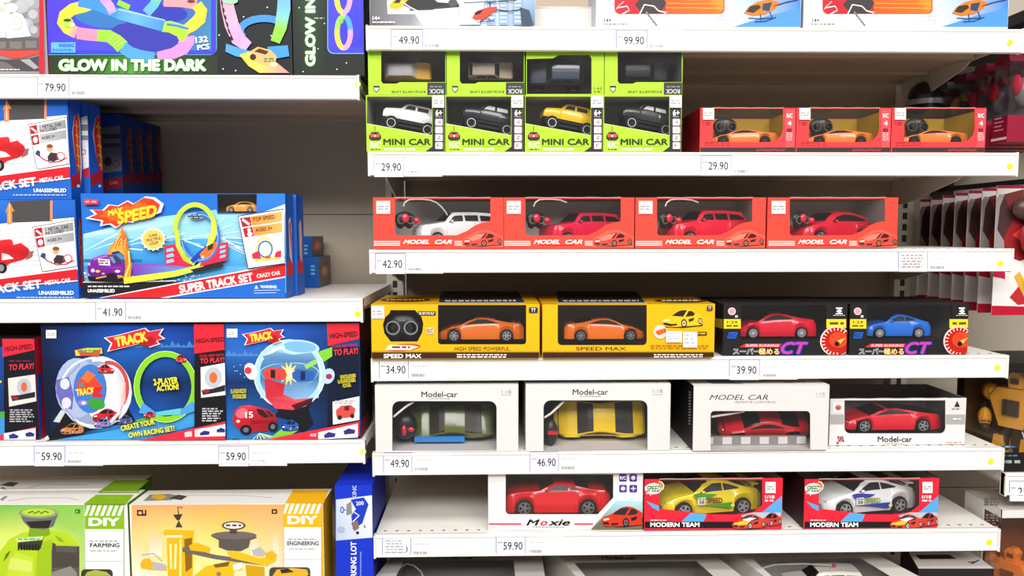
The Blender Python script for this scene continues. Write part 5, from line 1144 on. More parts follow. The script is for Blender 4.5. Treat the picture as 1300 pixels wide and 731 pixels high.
def corner(A, dx, dy=0, w=1.0):
    """red and black advertising strip at the right of the stunt track boxes"""
    f = A.tf; A.tf = lambda x, y: (x+dx, y+dy)
    A.r(249, 400, 289, 560, '141216'); A.p([(248, 400), (289, 400), (289, 443), (249, 448)], 'dc2434'); A.t('HIGH-SPEED', 251, 428, 287, 434, '3a0c14', rot=-4, b=.035)
    A.t('COOL NEW WAYS', 255.5, 448.5, 286, 452, 'c82434', rot=-4, b=.03); A.t('TO PLAY!', 256.5, 453, 287, 459.5, 'e03040', rot=-4, b=.035, sh=.15)
    A.tf = f
b = Carton('stunt_track_box', 'dark stunt track box cut off by the left edge of the photo', 'toy box', -185, 46.8, 429, Z, .012, depth=.05, front='12161e', side='c21c2c')
A = b.art; A.r(-180, 440, 5, 530, '1a4a9c', '123068'); A.p([(-180, 540), (6, 522), (6, 545), (-180, 562)], '4aa04a'); A.p([(-180, 548), (6, 530), (6, 556), (-180, 562)], '3a90d0')
A.p([(3, 430), (46.6, 430), (46.6, 444), (4, 453)], 'e02a3c'); A.t('HIGH-SPEED', 6, 438, 42, 444.5, '5a0c18', rot=-6, b=.035); A.greek(12, 456.5, 42, 460, 1, '7a1c28', .05); A.t('TO PLAY!', 12, 461.5, 43.5, 469, 'e02c40', rot=-4, b=.035, sh=.2)
A.p([(10.5, 480), (45, 475), (46.6, 509), (12, 516)], 'dcdad6'); A.e(31, 491, 9, 11, 'b4bcc8'); A.e(31, 491, 4, 6, 'd8683c'); A.p([(14, 502), (26, 501), (45, 497), (45, 504), (16, 509)], '2a2228'); A.e(20, 505, 4, 2.4, 'a02438')
A.greek(13, 519, 45, 536, 6, 'b4b4b8', .35); A.p([(0, 552), (46.6, 541), (46.6, 559), (0, 559)], 'e02a3c'); A.p([(6, 549.5), (46, 543), (46, 557.5), (6, 558)], 'eceaee'); A.p([(12, 552), (18, 549.5), (25, 553), (23, 556), (13, 556.5)], '28307c'); A.p([(33, 549.5), (39, 547.5), (45, 550), (44, 553.5), (34, 554)], '28307c'); A.greek(-4, 482, 3, 487, 1, 'e8d83a', .1)
S = b.side('r'); S.p([(46.8, 420), (53, 420), (53, 475), (46.8, 473)], 'c41c2c'); S.p([(46.8, 473), (53, 475), (53, 562), (46.8, 562)], '1c4cac'); b.done()
b = Carton('stunt_track_box', 'dark red box lying behind the boxes at the left of the lower shelf', 'toy box', -120, 70, 411, Z, .11, depth=.1, front='3a1014', side='2a0c10'); b.done()
b = Carton('stunt_track_box', 'dark blue stunt track box with a transparent loop wheel and a green ring', 'toy box', 55, 288.5, 411, Z, .008, depth=.05, front='0e1c3c', side='1c2c54', leftside='1d4a9c')
A = b.art
A.grid(55, 411, 252, 559, [['0a1a40', '0d2f78', '1550b8', '1348a8', '0e3488'], ['0c1c40', '123a80', '1c58ac', '1a54a8', '123c88'], ['0a1630', '0c2450', '0e2c60', '0e2c64', '0c2450'], ['0a1428', '0c2048', '124a9c', '164ea0', '113a7c'], ['0a1222', '0e3468', '2f8ad0', '3088cc', '1c62a8']])
for k in range(14): A.p([(150+k*7.2, 441), (154+k*7.2, 432+(k % 3)*2.5), (160+k*7.2, 441)], '3f78c0')
A.p([(70, 559), (150, 545), (258, 519), (258, 538), (180, 558), (140, 559)], '3f9cdc'); A.p([(172, 533), (256, 512), (257, 519), (176, 537)], '58b43c')
A.p([(62, 556), (90, 516), (160, 512), (172, 534), (120, 545), (75, 556.5)], '14161c'); A.p([(68, 535), (78, 520), (84, 522), (76, 536)], 'c9ccd2')
A.e(122, 498, 46, 46, 'ccd6e4'); A.e(121, 498, 43, 43.5, '8f9fc0'); A.e(98, 492, 27, 38, 'a8b6d8'); A.e(135, 500, 28, 38, 'dde3ee'); A.rg(124, 497, 40, 42, 7, 'e3e9f2', -100, 90); A.rg(120, 497, 43, 43, 2, 'f4f6fa'); A.rg(138, 492, 24, 32, 5, 'c84a48', -100, 40); A.rg(132, 500, 26, 36, 4, 'c03038', 50, 120)
A.rg(122, 498, 36, 37, 2.2, 'b4bed6', -80, 60); A.rg(126, 500, 32, 36, 1.4, 'ffffff', -70, 30); A.st([(102, 462), (86, 478), (80, 498), (84, 520), (98, 536)], 2, '8e9cc4'); A.p([(150, 470), (160, 486), (160, 508), (152, 524), (148, 500)], ['c8c8dc', 'e4b4b4', 'd89a9c', 'e8d8e0', 'f4f0f4']); A.p([(128, 530), (150, 520), (158, 526), (140, 540)], 'eef0f4'); A.p([(72, 482), (88, 478), (94, 500), (92, 520), (78, 514), (72, 498)], '6a66b8'); A.e(83, 487, 6, 7, 'd4d6ee'); A.e(85, 511, 6, 7, 'd4d6ee')
A.e(115, 493, 21, 31, '3a78c8'); A.p([(98, 486), (108, 474), (117, 472), (124, 482), (132, 492), (118, 500), (100, 496)], 'd8442c'); A.p([(104, 480), (112, 470), (122, 476), (112, 486)], 'e8703a'); A.t('TRACK', 97, 492, 121, 501, 'f8dc4c', rot=-8, b=.05, o='c82424', ow=.04); A.p([(120, 492), (132, 490), (127, 498), (134, 503), (118, 504)], 'cf2430'); A.e(123, 512, 11, 7, '3a9a34', 12); A.e(106, 511, 7, 4, '8a78c8'); A.e(107, 511, 3, 2, 'f0f0e8'); A.p([(101, 486), (107, 484), (108, 491), (101, 492)], '7a7a80')
A.car(125, 462, 146, 474, 'd02c34', flip=True); A.car(118, 518, 152, 534, 'cc2430'); A.car(120, 530, 142, 542, '8a7fc8'); A.car(78, 536, 108, 551, 'c87a3c', hi='8ac8e8'); A.car(150, 526, 170, 538, '4a5a9c'); A.st([(142, 535), (152, 524), (154, 512)], 4, 'd8dae0')
A.p([(97, 444), (112, 441), (131, 441), (132, 448), (116, 451), (98, 451)], 'd8c83c'); A.p([(100, 443), (116, 447), (130, 442), (128, 451), (104, 451)], 'd84a2c'); A.greek(104, 443, 126, 449, 2, '3a8a44', .2)
ribbon(A, 137, 418, 209, 443)
A.rg(212, 490, 36.5, 41.5, 7.5, '86cc2c'); A.rg(212, 490, 40, 45, 1, 'c2ee6a'); A.p([(178, 523), (183, 510), (202, 524), (200, 528)], '4a9ae0'); A.p([(222, 527), (246, 508), (256, 518), (240, 524)], '4a9ae0'); A.p([(200, 522), (232, 517), (230, 525), (200, 527)], '5fc4c8'); A.car(225, 449, 239, 460, 'd8402c', flip=True); A.car(184, 521, 199, 529, 'd02c34')
A.t('2-PLAYER', 197, 478.5, 228, 487, 'f4e83a', rot=-5, b=.04, o='3a3208', ow=.05); A.t('ACTION!', 201, 487, 229, 494.5, 'f4e83a', rot=-5, b=.04, o='3a3208', ow=.05)
A.t('CREATE YOUR', 155.5, 534.5, 199, 541.5, 'f2e63a', rot=-12, b=.035, o='3a4a10', ow=.05); A.t('OWN RACING SET!', 165.5, 543, 224, 550, 'f2e63a', rot=-9, b=.035, o='3a4a10', ow=.05)
A.p([(60, 554), (64, 551), (66, 556), (61, 557)], 'e0e4ea')
corner(A, 0); A.p([(257, 465), (288.4, 459.5), (288.4, 500), (257.5, 503.5)], 'e4e4e2'); A.e(273, 478, 11, 13, 'b8c2cc'); A.e(273, 478, 5, 7, 'd86a3c'); A.p([(258, 494), (272, 492), (288, 487), (288, 495), (260, 500)], '2a2228'); A.e(264, 495, 4, 2.6, 'a02438')
A.greek(259, 516, 286, 534, 6, 'c0c0c4', .4); A.p([(178, 557.6), (288.4, 533), (288.4, 559)], 'e02a3c'); A.p([(250, 543.5), (288.4, 536.5), (288.4, 551.5), (250, 552.5)], 'eceaf0'); A.p([(256, 548), (262, 544.5), (269, 546), (268, 550), (257, 551)], '28307c'); A.p([(277, 544), (283, 541), (288, 543), (288, 547), (278, 547)], '28307c'); A.p([(237, 547), (246, 545), (246.5, 552), (237.5, 553)], 'f4c8cc')
b.sticker(59.5, 418.5, 72.5, 429, 2); b.done()
b = Carton('stunt_track_box', 'blue stunt track box with a transparent ball arena and a fat red car', 'toy box', 285.5, 457.5, 410, Z, .0055, depth=.1, front='12408c', side='1c0e14')
A = b.art
A.grid(285.5, 410, 418, 560, [['1c58c0', '1f5cc4', '1a50b0', '143c8c'], ['2464b8', '2a68bc', '1c54a4', '123878'], ['0e2c60', '102c5c', '0e2450', '0c1c40'], ['1a5aa8', '1a5298', '123c78', '0e2648'], ['2a7cc4', '2470b4', '164a88', '0e2c58']])
A.r(416, 440, 457.3, 560, '0c1630')
for k in range(10): A.p([(286+k*7, 452), (290+k*7, 444+(k % 3)*2), (296+k*7, 452)], '4a80c4')
for k in range(18): A.e(292+random.random()*50, 462+random.random()*18, .7, .7, 'a8c8f0')
A.p([(415, 400), (457.3, 400), (457.3, 430), (416.5, 439)], 'dc2838'); A.t('HIGH-SPEED', 419, 421.5, 454, 428.5, '3a0c14', rot=-5, b=.04); A.t('COOL NEW WAYS', 423, 437, 454, 440.6, 'c82838', rot=-5, b=.03); A.t('TO PLAY!', 424, 442, 455, 450, 'e03444', rot=-5, b=.04, sh=.15)
A.p([(350, 528), (360, 505), (396, 500), (392, 520), (398, 538), (384, 550), (372, 534)], '14161c'); A.p([(402, 447), (422, 440), (422, 452), (404, 464)], '7cc838')
A.e(368, 475, 45.5, 44.5, '8fc4e8'); A.grid(331, 452, 405, 505, [['4a86c0', '5c94c8', '4a80b8'], ['3a6ca8', '4a78ac', '3a649c'], ['86b8e0', '7aa8d0', '8abce2']]); A.rg(368, 475, 42, 41, 7, 'a9d6f2'); A.rg(368, 475, 45, 44, 1.4, 'e4f4fc'); A.e(381, 441, 25, 10, 'b4dcf4', 4); A.e(381, 440, 21, 7, '7ab4de', 4); A.st([(334, 455), (350, 443), (362, 440)], 4, 'd4ecfa'); A.rg(368, 470, 36, 22, 1.6, '6a9cc8', 0, 180); A.rg(368, 474, 38, 14, 1.2, '9cc4e4', 180, 360); A.st([(404, 458), (409, 474), (405, 494)], 3, 'd4ecfa'); A.p([(334, 452), (352, 446), (372, 450), (396, 447), (402, 456), (372, 460), (338, 462)], ['5c8cbc', '7aa8d0', '6494c4', '7aa4cc', '5a88b8', '4a78ac', '5484b4'])
A.e(319, 471, 8, 11, 'dce8f4', -20); A.e(315.5, 470, 4.5, 4.5, 'd83444'); A.e(417, 477, 8, 10, 'b4d4ee', 20); A.e(418, 477.5, 4, 3.5, 'a83050')
A.p([(336, 480), (352, 484), (362, 487), (360, 500), (374, 506), (398, 505), (392, 513), (372, 520), (350, 518), (338, 504)], ['c82838', 'd83848', 'b82434', 'c82c3c', 'e05a64', 'c83444', 'e04858', 'd83c4c', 'e0485a', 'c42c3c']); A.p([(370, 514), (398, 504), (396, 511), (376, 520)], '4a1420')
st_ = []
for k in range(24):
    a = 2*math.pi*k/24; r = 1 if k % 2 else .5; st_.append((367+14*r*math.cos(a), 474+16*r*math.sin(a)))
A.p(st_, 'f4d878'); A.e(367, 474, 6, 7, 'fbf0b4')
A.p([(335, 470), (342, 466), (362, 468), (365, 476), (362, 482), (340, 481), (335, 476)], 'd8443c'); A.p([(344, 469), (350, 469), (350, 480), (344, 479)], '2a1c24'); A.p([(371, 473), (378, 468), (398, 471), (399, 482), (380, 484), (372, 480)], '2c5cb4'); A.p([(382, 471), (388, 471), (388, 482), (382, 482)], '16284c'); A.st([(388, 466), (402, 458)], 6, '8fd05a')
A.p([(296, 530), (299, 520), (306, 515), (316, 513.5), (325, 515), (333, 517), (342, 519.5), (349, 525), (352.5, 533), (352, 541), (340, 546), (314, 549), (302, 543), (297, 537)], ['c81c2c', 'd4243a', 'e8404c', 'ee5058', 'dc3440', 'c42434', 'b8202e', 'a81a26', '9c1624', '8c121c', 'a01824', 'b41c28', 'b01a28', 'bc1e2c']); A.p([(326, 518), (334, 519.5), (343, 528.5), (337, 530), (329, 525)], '2a1c24'); A.p([(337, 520), (343, 521.5), (348.5, 528), (345, 529)], '3a2228'); A.p([(318, 533), (352, 533), (350, 536), (320, 538)], '8c121c')
A.e(308, 524, 8, 6, 'f0707a', -20); A.t('15', 312, 522, 322, 530, 'f8e6e6', b=.03, rot=-5); A.e(313, 545, 7.5, 6.5, '18161a'); A.e(313, 545, 3.6, 3.2, '6a6a70'); A.e(347, 541, 6, 6.5, '18161a'); A.e(347, 541, 3, 3.2, '6a6a70'); A.e(303, 534, 2.4, 1.8, 'f6e8c8')
for k in range(9): A.st([(330, 549), (322+k*5, 559-(k % 2)*3)], [.4, 1.6], 'd8e8b4')
A.p([(342, 556), (362, 541), (380, 545), (368, 553)], '7ac83a'); A.car(358, 532, 380, 547, '2c5ab8'); 
A.t('LAUNCH', 294.5, 493.5, 313, 498, '3a3a18', rot=-2, b=.01, o='e8dc3c', ow=.09); A.t('FORCE!', 297, 500.2, 313, 504.6, '3a3a18', rot=-2, b=.01, o='e8dc3c', ow=.09)
for k, (w0, w1) in enumerate((('INCLUDES', (433, 452)), ('LAUNCHER', (430, 452)), ('CAR', (436, 446)))): A.t(w0, w1[0], 475+k*5.6, w1[1], 479+k*5.6, '3a3a18', rot=-6, b=.01, o='e8dc3c', ow=.09)
A.p([(423, 509), (457, 502), (457, 532), (423.5, 538)], 'e6e4e2'); A.p([(427, 520), (434, 514), (446, 513), (452, 518), (450, 528), (436, 530), (428, 528)], 'd44a44'); A.p([(438, 515), (444, 514), (444, 520), (438, 520)], '5a2428'); A.e(432, 529, 3, 3, '2a2226'); A.e(448, 527, 2.6, 3, '2a2226'); A.greek(426, 507, 455, 512, 2, 'a8a8ac', .2)
A.p([(338, 559.6), (457.3, 533.5), (457.3, 552), (420, 559.6)], 'e02a3c'); A.p([(405, 547.5), (455, 536.5), (455, 554), (405, 556.5)], 'eceaf0'); A.p([(412, 551), (418, 547), (427, 549), (426, 553.5), (413, 555)], '28307c'); A.p([(437, 546), (443, 542.5), (452, 544.5), (451, 549), (438, 550.5)], '28307c'); A.st([(415, 545), (424, 543)], 1, 'd83444'); A.t('AGE', 394.5, 549, 402.5, 552.6, 'fbe4e6', b=.03); A.t('T-4888', 291, 555, 305, 558.4, '12305c', b=.02)
ribbon(A, 311, 417, 361, 437, -7); b.sticker(288.5, 417, 302, 428, 2)
S = b.side('r'); S.p([(457.5, 535), (468, 520), (468, 552), (457.5, 560)], '7a1420'); S.p([(457.5, 410), (468, 420), (468, 440), (457.5, 432)], '5a1018'); b.done()
# ---------- bottom shelf: building kits
Z = ZL[3]+E0
GRN = '86b81c'
def diy(A, x0, x1, col, word, ytop, wx0, wx1):
    A.r(x0, ytop, x1, 760, col)
    n = 7; w = (x1-x0)/n
    for k in range(n): A.p([(max(x0, x0+k*w-w*.2), ytop+14), (x0+k*w+w*.35, ytop+14), (min(x1, x0+k*w+w*1.05), ytop+1), (x0+k*w+w*.5, ytop+1)], 'f6f8ee')
    A.t('DIY', x0+5, ytop+16.5, x1-5, ytop+27, 'fbfcf4', b=.05); A.r(x0+1, ytop+31, x1-.5, 760, 'f4f4f2'); A.greek(x0+6, ytop+45, x1-6, ytop+47.6, 1, '9a9a98', .05)
    A.t(word, wx0, ytop+48.5, wx1, ytop+54, '3a3a3a', b=.03); A.greek(x0+7, ytop+57, x1-7, ytop+60, 1, 'b4b4b2', .05); A.r(x0+1, ytop+71, x1-.5, ytop+71.8, 'c4c4c2')
b = Carton('building_kit_box', 'lime green and white building kit box with a farming picture, in front', 'toy box', -120, 164.5, 640, Z, -.01, depth=.055, front='f2f2ec', side='6a9a14', top='eceae8')
A = b.art
A.grid(-100, 640.5, 107, 760, [['58a83c', '62ae44', '7cbc50', '8ac454'], ['b8d858', 'd4e468', 'dce870', 'a8d060'], ['d8e87a', 'e4ec84', 'e8f090', 'b8d878'], ['a8cc4a', 'b0d050', 'b8d858', 'b0d470']])
A.p([(0, 700), (12, 684), (28, 676), (60, 673), (85, 676), (98, 688), (101, 731), (101, 760), (-20, 760)], 'b4d422'); A.p([(8, 731), (20, 700), (42, 708), (44, 760), (0, 760)], 'c4dc3a'); A.p([(10, 722), (14, 707), (42, 713), (40, 726)], 'd4e46a'); A.p([(44, 760), (48, 690), (66, 684), (68, 760)], 'a0c21c')
A.p([(36, 680), (38, 668), (62, 666), (64, 678), (50, 684)], '7aa81c'); A.p([(25, 651), (74, 652), (68, 668), (56, 672), (38, 670), (30, 662)], '6a6a66'); A.p([(33, 662), (66, 660), (62, 670), (40, 670)], '2a2826'); A.p(A.el(49, 651, 25, 6.5), '8f9a7a'); A.p(A.el(49, 650, 21, 5), 'b4d43a'); A.st([(36, 651), (42, 648.5), (44, 651.5), (50, 648.5), (52, 651.5), (58, 648.5), (62, 650.5)], 1.4, '3a5a10')
A.p([(22, 686), (56, 681), (52, 696), (48, 698), (26, 697)], '3a3c2c'); A.p([(20, 683), (56, 680), (54, 685), (22, 688)], 'd4e480'); A.greek(23, 682.5, 52, 686, 1, '4aa8c8', .05)
for k in range(8): A.r(23+k*3.6, 690+(k % 2), 25+k*3.6, 698, '1e1e1a')
A.p([(67, 692), (101, 693), (101, 760), (66, 760), (66, 700)], '5c5650'); A.p([(67, 688), (71, 690), (72, 700), (98, 701), (98, 693), (101, 693), (101, 720), (67, 720)], '4a4540'); A.p([(60, 760), (66, 726), (90, 718), (98, 726), (98, 760)], '8a8680'); A.p([(70, 679), (78, 683), (82, 687), (75, 686)], '8aa82a'); A.p([(5, 712), (8, 703), (14, 698), (10, 706)], '5a7a1a'); A.r(96, 646, 102, 651, '3a6a2a'); A.r(97.5, 647.5, 99, 650, 'c8e07a')
A.r(104, 726, 143, 760, '3a3a34'); diy(A, 108, 158, GRN, 'FARMING', 640, 115, 152.5); A.p(rrect(104, 721.5, 144, 760, 5, bl=0, br=0), '3a3a30'); A.p([(108, 731), (112, 725), (122, 722.5), (136, 725), (142, 730), (140, 733), (110, 735)], 'a8b44c'); A.r(108, 730, 142, 732, '5a5c2c')
S = b.side('r'); S.p([(164.5, 630), (172, 626), (172, 760), (164.5, 760)], '5a8c10')
T = b.side('t'); T.p([(106, 640), (160, 640), (170, 628), (122, 628)], GRN); T.st([(10, 636), (40, 632), (85, 632), (100, 635)], .8, 'c2c0bc'); T.p([(0, 634), (6, 630), (10, 630), (3, 636)], '8a8886'); T.t('DIY', 135, 631, 155, 634, 'a8c84a')
b.done()
zfk = b.zs+b.h
b = Carton('building_kit_box', 'second lime and white building kit box behind the farming one', 'toy box', -100, 172, proj((-.4, .049, zfk))[1], Z, .047, depth=.06, front='f2f2ec', side='6a9a14', top='e4e2e0')
T = b.side('t'); T.p([(124, 625), (172, 625), (190, 609.5), (146, 609.5)], '8cb82a'); T.st([(130, 624.4), (176, 624.4)], 1.2, 'c8dc8a'); T.st([(35, 620), (55, 615), (110, 616)], .8, 'bcbab6'); T.p([(0, 616), (12, 612), (24, 613), (16, 618)], '4a4a48'); T.p([(0, 620), (4, 618), (8, 622)], '8a8a88'); b.done()
b = Carton('building_kit_box', 'yellow and white building kit box with a construction picture', 'toy box', 167, 411.5, 639.5, Z, -.01, depth=.058, front='f2f2ec', side='e0a60a', top='e8e6e4')
A = b.art
A.grid(167, 640, 360, 760, [['f0a060', 'f2a868', 'f4a860', 'f2a860'], ['f6cf8a', 'f6dc80', 'f4d468', 'f4c888'], ['f4e8d0', 'f6e48c', 'f8ec9c', 'f6e0c8'], ['f4f2ec', 'f4eccc', 'f4eec8', 'f4f0ea']])
for x, w in ((190, 16), (318, 10), (346, 8)): A.r(x, 676, x+w, 705, 'f2c890', 'f4e8d0')
A.r(174, 647, 186, 654.5, '2a2426'); A.r(176, 649, 180, 652.6, 'f0b070'); A.r(182, 647, 184, 652, 'f0b070'); A.r(345, 646, 352, 652, '3a2a1a'); A.r(347, 648, 350, 650.5, 'f0b070')
A.p([(207, 676), (209, 672), (247, 673), (246, 680), (244, 760), (230, 760), (231, 684), (228, 684), (227, 760), (214, 760), (212, 682)], 'e8b414'); A.p([(234, 684), (244, 682), (244, 720), (236, 726)], '8a6414'); A.r(211, 679, 232, 682, 'f6ecd4'); A.p([(215, 690), (218, 690), (219, 722), (216, 722)], 'f6e89a'); A.p([(222, 690), (225, 690), (224, 722), (221, 722)], 'f6e89a'); A.p([(223, 669), (227, 660), (232, 669)], '4a3c34'); A.p([(220, 653), (232, 652), (228, 660), (225, 660)], '3a3430'); A.st([(227, 654), (226, 643), (232, 644)], 1.2, '3a3430')
A.p([(178, 716), (182, 709), (190, 708), (194, 714), (212, 718), (212, 724), (192, 723), (180, 721)], 'e8b020'); A.st([(180, 704), (195, 702), (206, 712)], 1.2, 'a8a8ae'); A.p([(194, 712), (210, 716), (210, 723), (194, 722)], 'b4b4b8')
A.p([(232, 694), (275, 704), (338, 713), (340, 718), (272, 709), (232, 700)], '6a6460'); A.p([(240, 692), (250, 688), (268, 695), (266, 701), (242, 698)], 'e8b414'); A.p([(288, 700), (296, 698), (330, 708), (346, 706), (352, 703), (350, 712), (338, 718), (294, 708)], 'e8bc1c'); A.p([(320, 698), (330, 694), (337, 700), (334, 706), (322, 704)], 'b4b4b8'); A.p([(336, 702), (346, 698), (352, 704), (350, 710), (338, 708)], 'e8b020')
A.p([(268, 680), (280, 676), (314, 676), (327, 682), (318, 685), (316, 694), (306, 699), (288, 698), (278, 694), (278, 685)], '5c5450'); A.p(A.el(297, 679, 29, 5), '6e6662'); A.r(292, 670, 301, 677, '4a4440'); A.p(A.el(297, 666.5, 15, 5.5), '4a4240'); A.p(A.el(297, 666.5, 12.5, 4), 'f4f0e6'); A.greek(287, 664.4, 307, 668.8, 1, '4a3c34', .02); A.p([(246, 731), (262, 718), (290, 712), (306, 714), (308, 722), (298, 724), (290, 760), (244, 760)], 'e8bc1c'); A.p([(271, 716), (292, 712), (290, 718), (274, 720)], '7a5a14'); A.p([(296, 716), (308, 713), (307, 721), (297, 724)], 'f6f2ea'); A.e(278, 728, 3, 3, '9a7a4a'); A.p([(312, 716), (336, 719), (336, 760), (316, 760)], 'cfa214')
diy(A, 360, 408.5, 'f0b414', 'ENGINEERING', 637.5, 365, 405); A.p(rrect(342.5, 719, 394.5, 760, 5, bl=0, br=0), '4a443a'); A.p([(346, 731), (352, 722), (372, 719.8), (390, 722), (392, 728), (386, 734), (350, 735)], 'e0b030'); A.p([(356, 722), (366, 720.5), (374, 725), (358, 727)], '3a3018'); A.r(408.5, 639, 411.5, 760, 'e6ac10')
T = b.side('t'); T.p([(362, 639), (411, 639), (417, 622), (372, 622)], 'f0b41c'); T.st([(212, 634), (240, 629), (310, 629), (345, 632)], .8, 'c2c0bc'); T.p([(182, 636), (190, 628), (214, 627), (226, 629), (218, 635)], '8a8478'); T.p([(192, 632), (196, 627.5), (206, 627), (212, 631), (204, 635)], 'd8a818'); T.p([(214, 633), (226, 628), (238, 630), (230, 635)], '4a4440'); b.done()
b = Carton('building_kit_box', 'narrow blue and white kit box standing on end with upright white lettering', 'toy box', 426.5, 473.5, 616, Z, -.006, depth=.13, front='1434c8', side='0e2488')
A = b.art
A.p([(426.6, 634), (473.3, 628.5), (473.3, 682), (426.6, 686)], ['c8d4ec', 'eef2f8', 'dde4f0', 'b8c4dc']); A.t('KING', 441, 621, 459, 626.5, 'b4c4f0', rot=-90, b=.03)
A.p([(445, 634), (462, 631), (468, 640), (460, 664), (448, 672), (446, 654), (452, 646)], '1c3cc0'); A.p([(440, 640), (446, 636), (447, 652), (440, 654)], '8a8680'); A.rg(434.5, 647, 1.8, 3.6, 1.2, '1c3cc0'); A.st([(436, 647), (440, 647)], 1, '1c3cc0'); A.t('200', 452, 636, 462, 641, 'dce6fa', b=.03, rot=-6); A.st([(450, 650), (456, 654), (448, 662)], 1.4, 'f4f6fa'); A.p([(446, 664), (454, 660), (456, 670), (450, 674)], '8a6a64'); A.e(454, 676, 2, 2, '2a2420'); A.e(463, 668, 1, 2, '6a6a74'); A.e(433, 672, 5, 4, 'a8b4cc')
A.t('PARKING LOT', 421.5, 711, 476.5, 718.5, 'f4f7ff', rot=-90, b=.03)
for k in range(14): A.r(457.2, 700+k*2.4, 459, 701.6+k*2.4, '8aa0ea')
A.tf = None
b.done()
# ================================================================== the bay at the far right
def pack(label, x_px, Y, yt, yb, low, grp):
    """hanging card pack with a moulded figure lump; low = red card with white foot"""
    a = PY(x_px, yt, Y); c = PY(x_px, yb, Y); X = a.x; w = .13; H = a.z-c.z
    t = thing('blister_pack', label, 'toy pack', (X+w/2, Y, c.z), group=grp)
    F = Face((0, Y, 0), (0, -1, 0))
    mb = MB()
    if low:
        z0, z1 = c.z, a.z
        mb.box(X, X+w, Y, Y+.0012, z0, z1, 'e8e4e2'); mb.build('card', STOCK, t, world=True)
        A = Art(F, .0002)
        def R(u, v): return V((X+u*w, Y-A.l, z0+v*H))
        def poly(pts, col):
            A.l += STEP; q = [R(*p) for p in pts]; A.mb.face(q, col)
        poly([(0, 0), (1, 0), (1, .055), (0, .075)], 'b80f30'); poly([(0, .3), (.14, .28), (.1, .62), (0, .6)], 'c0183a')
        poly([(0, .5), (1, .46), (1, .97), (.05, .97), (0, .9)], '8d8786'); poly([(.02, .66), (.12, .56), (.3, .58), (.5, .6), (.5, .95), (.1, .95), (.04, .84)], '43282a'); poly([(0, .93), (1, .93), (1, 1), (0, 1)], 'c9c4c4'); poly([(0, .975), (1, .975), (1, 1), (0, 1)], '8a1834'); poly([(.08, .93), (.3, .97), (.4, .86), (.18, .78)], '6a2a2a'); poly([(.3, .94), (.5, .96), (.55, .8), (.36, .82)], 'c83a34'); poly([(.1, .6), (.2, .74), (.5, .76), (.6, .5), (.3, .42), (.12, .46)], '8c1c22'); poly([(.2, .62), (.34, .7), (.46, .64), (.36, .54)], 'd83a30'); poly([(.2, .86), (.34, .9), (.4, .8), (.28, .76)], '7aa894')
        poly([(.2, .14), (.34, .26), (.5, .2), (.55, .1), (.3, .08)], 'b82a2c'); poly([(.24, .3), (.3, .34), (.46, .16), (.4, .1)], 'd8a83c'); poly([(.55, .38), (1, .5), (1, .2), (.6, .12)], '7aa4d4')
        A.build('card_print', t)
        bl = MB()
        bl.ellipsoid((X+w*.55, Y-.012, z0+H*.6), (w*.33, .012, H*.2), '8a1c20', 14, 8); bl.ellipsoid((X+w*.3, Y-.01, z0+H*.82), (w*.17, .012, H*.09), '4a3230', 12, 8); bl.ellipsoid((X+w*.62, Y-.012, z0+H*.28), (w*.26, .012, H*.1), 'b82a2c', 12, 8)
        bl.build('toy', PLAST, t, smooth=True, world=True)
        hk = MB(); hk.tube([(X+w*.5, Y+.0006, z0+H+.002), (X+w*.5, Y+.0006, z0+H+.0001)], .004, '3a3a3c'); hk.build('hang_tab', PLAST, t, world=True)
    else:
        z0 = c.z
        mb.box(X, X+w, Y, Y+.034, z0, z0+H*.3, '8c1430'); mb.build('card_foot', STOCK, t, world=True)
        A = Art(Face((X, 0, 0), (-1, 0, 0)), .0003)
        A.mb.face([(X-.0004, Y+.034, z0+H*.03), (X-.0004, Y, z0+H*.03), (X-.0004, Y, z0+H*.06), (X-.0004, Y+.034, z0+H*.06)], 'e8c8d0')
        for k in range(4): A.mb.face([(X-.0004, Y+.028, z0+H*(.14+k*.045)), (X-.0004, Y+.008+k % 2*.004, z0+H*(.14+k*.045)), (X-.0004, Y+.008+k % 2*.004, z0+H*(.155+k*.045)), (X-.0004, Y+.028, z0+H*(.155+k*.045))], 'd88aa0')
        A.build('side_print', t)
        f = MB(); f.box(X+.001, X+w-.001, Y+.001, Y+.033, z0+H*.301, z0+H*.9, 'ffffff'); f.build('clear_blister', FILM, t, world=True)
        fg = MB(); cs = [('6a6668', 'b81838'), ('8c8a8e', 'c02a48'), ('4a464a', '9a9498'), ('7a7478', 'd8a04a')][abs(hash_(label)) % 4]
        fg.ellipsoid((X+w*.3, Y+.017, z0+H*.58), (w*.15, .012, H*.19), cs[0], 12, 8); fg.ellipsoid((X+w*.32, Y+.016, z0+H*.8), (w*.09, .011, H*.08), cs[1], 12, 8)
        fg.ellipsoid((X+w*.16, Y+.014, z0+H*.66), (w*.05, .009, H*.12), cs[1], 10, 6); fg.ellipsoid((X+w*.66, Y+.017, z0+H*.6), (w*.16, .012, H*.2), cs[0], 12, 8)
        fg.build('toy', PLAST, t, smooth=True, world=True)
        cp = MB(); cp.prism([(Y, z0+H*.9), (Y+.034, z0+H*.9), (Y+.03, z0+H), (Y+.004, z0+H)], 'x', X, X+w, ['7a2038', '6a1c30', '6a6668', '57535a'][abs(hash_(label)) % 4]); cp.build('header', STOCK, t, world=True)
        hk = MB(); hk.tube([(X+w*.5, Y+.016, z0+H+.004), (X+w*.5, Y+.016, z0+H)], .004, '3a3a3c'); hk.build('hang_tab', PLAST, t, world=True)
def hash_(s): return sum(ord(c)*(i+3) for i, c in enumerate(s))
oz = ['front', 'second', 'third', 'fourth', 'fifth', 'sixth', 'rearmost']
X0 = .918
zb_, zt_ = PY(1276, 400, .05).z, PY(1276, 235, .05).z
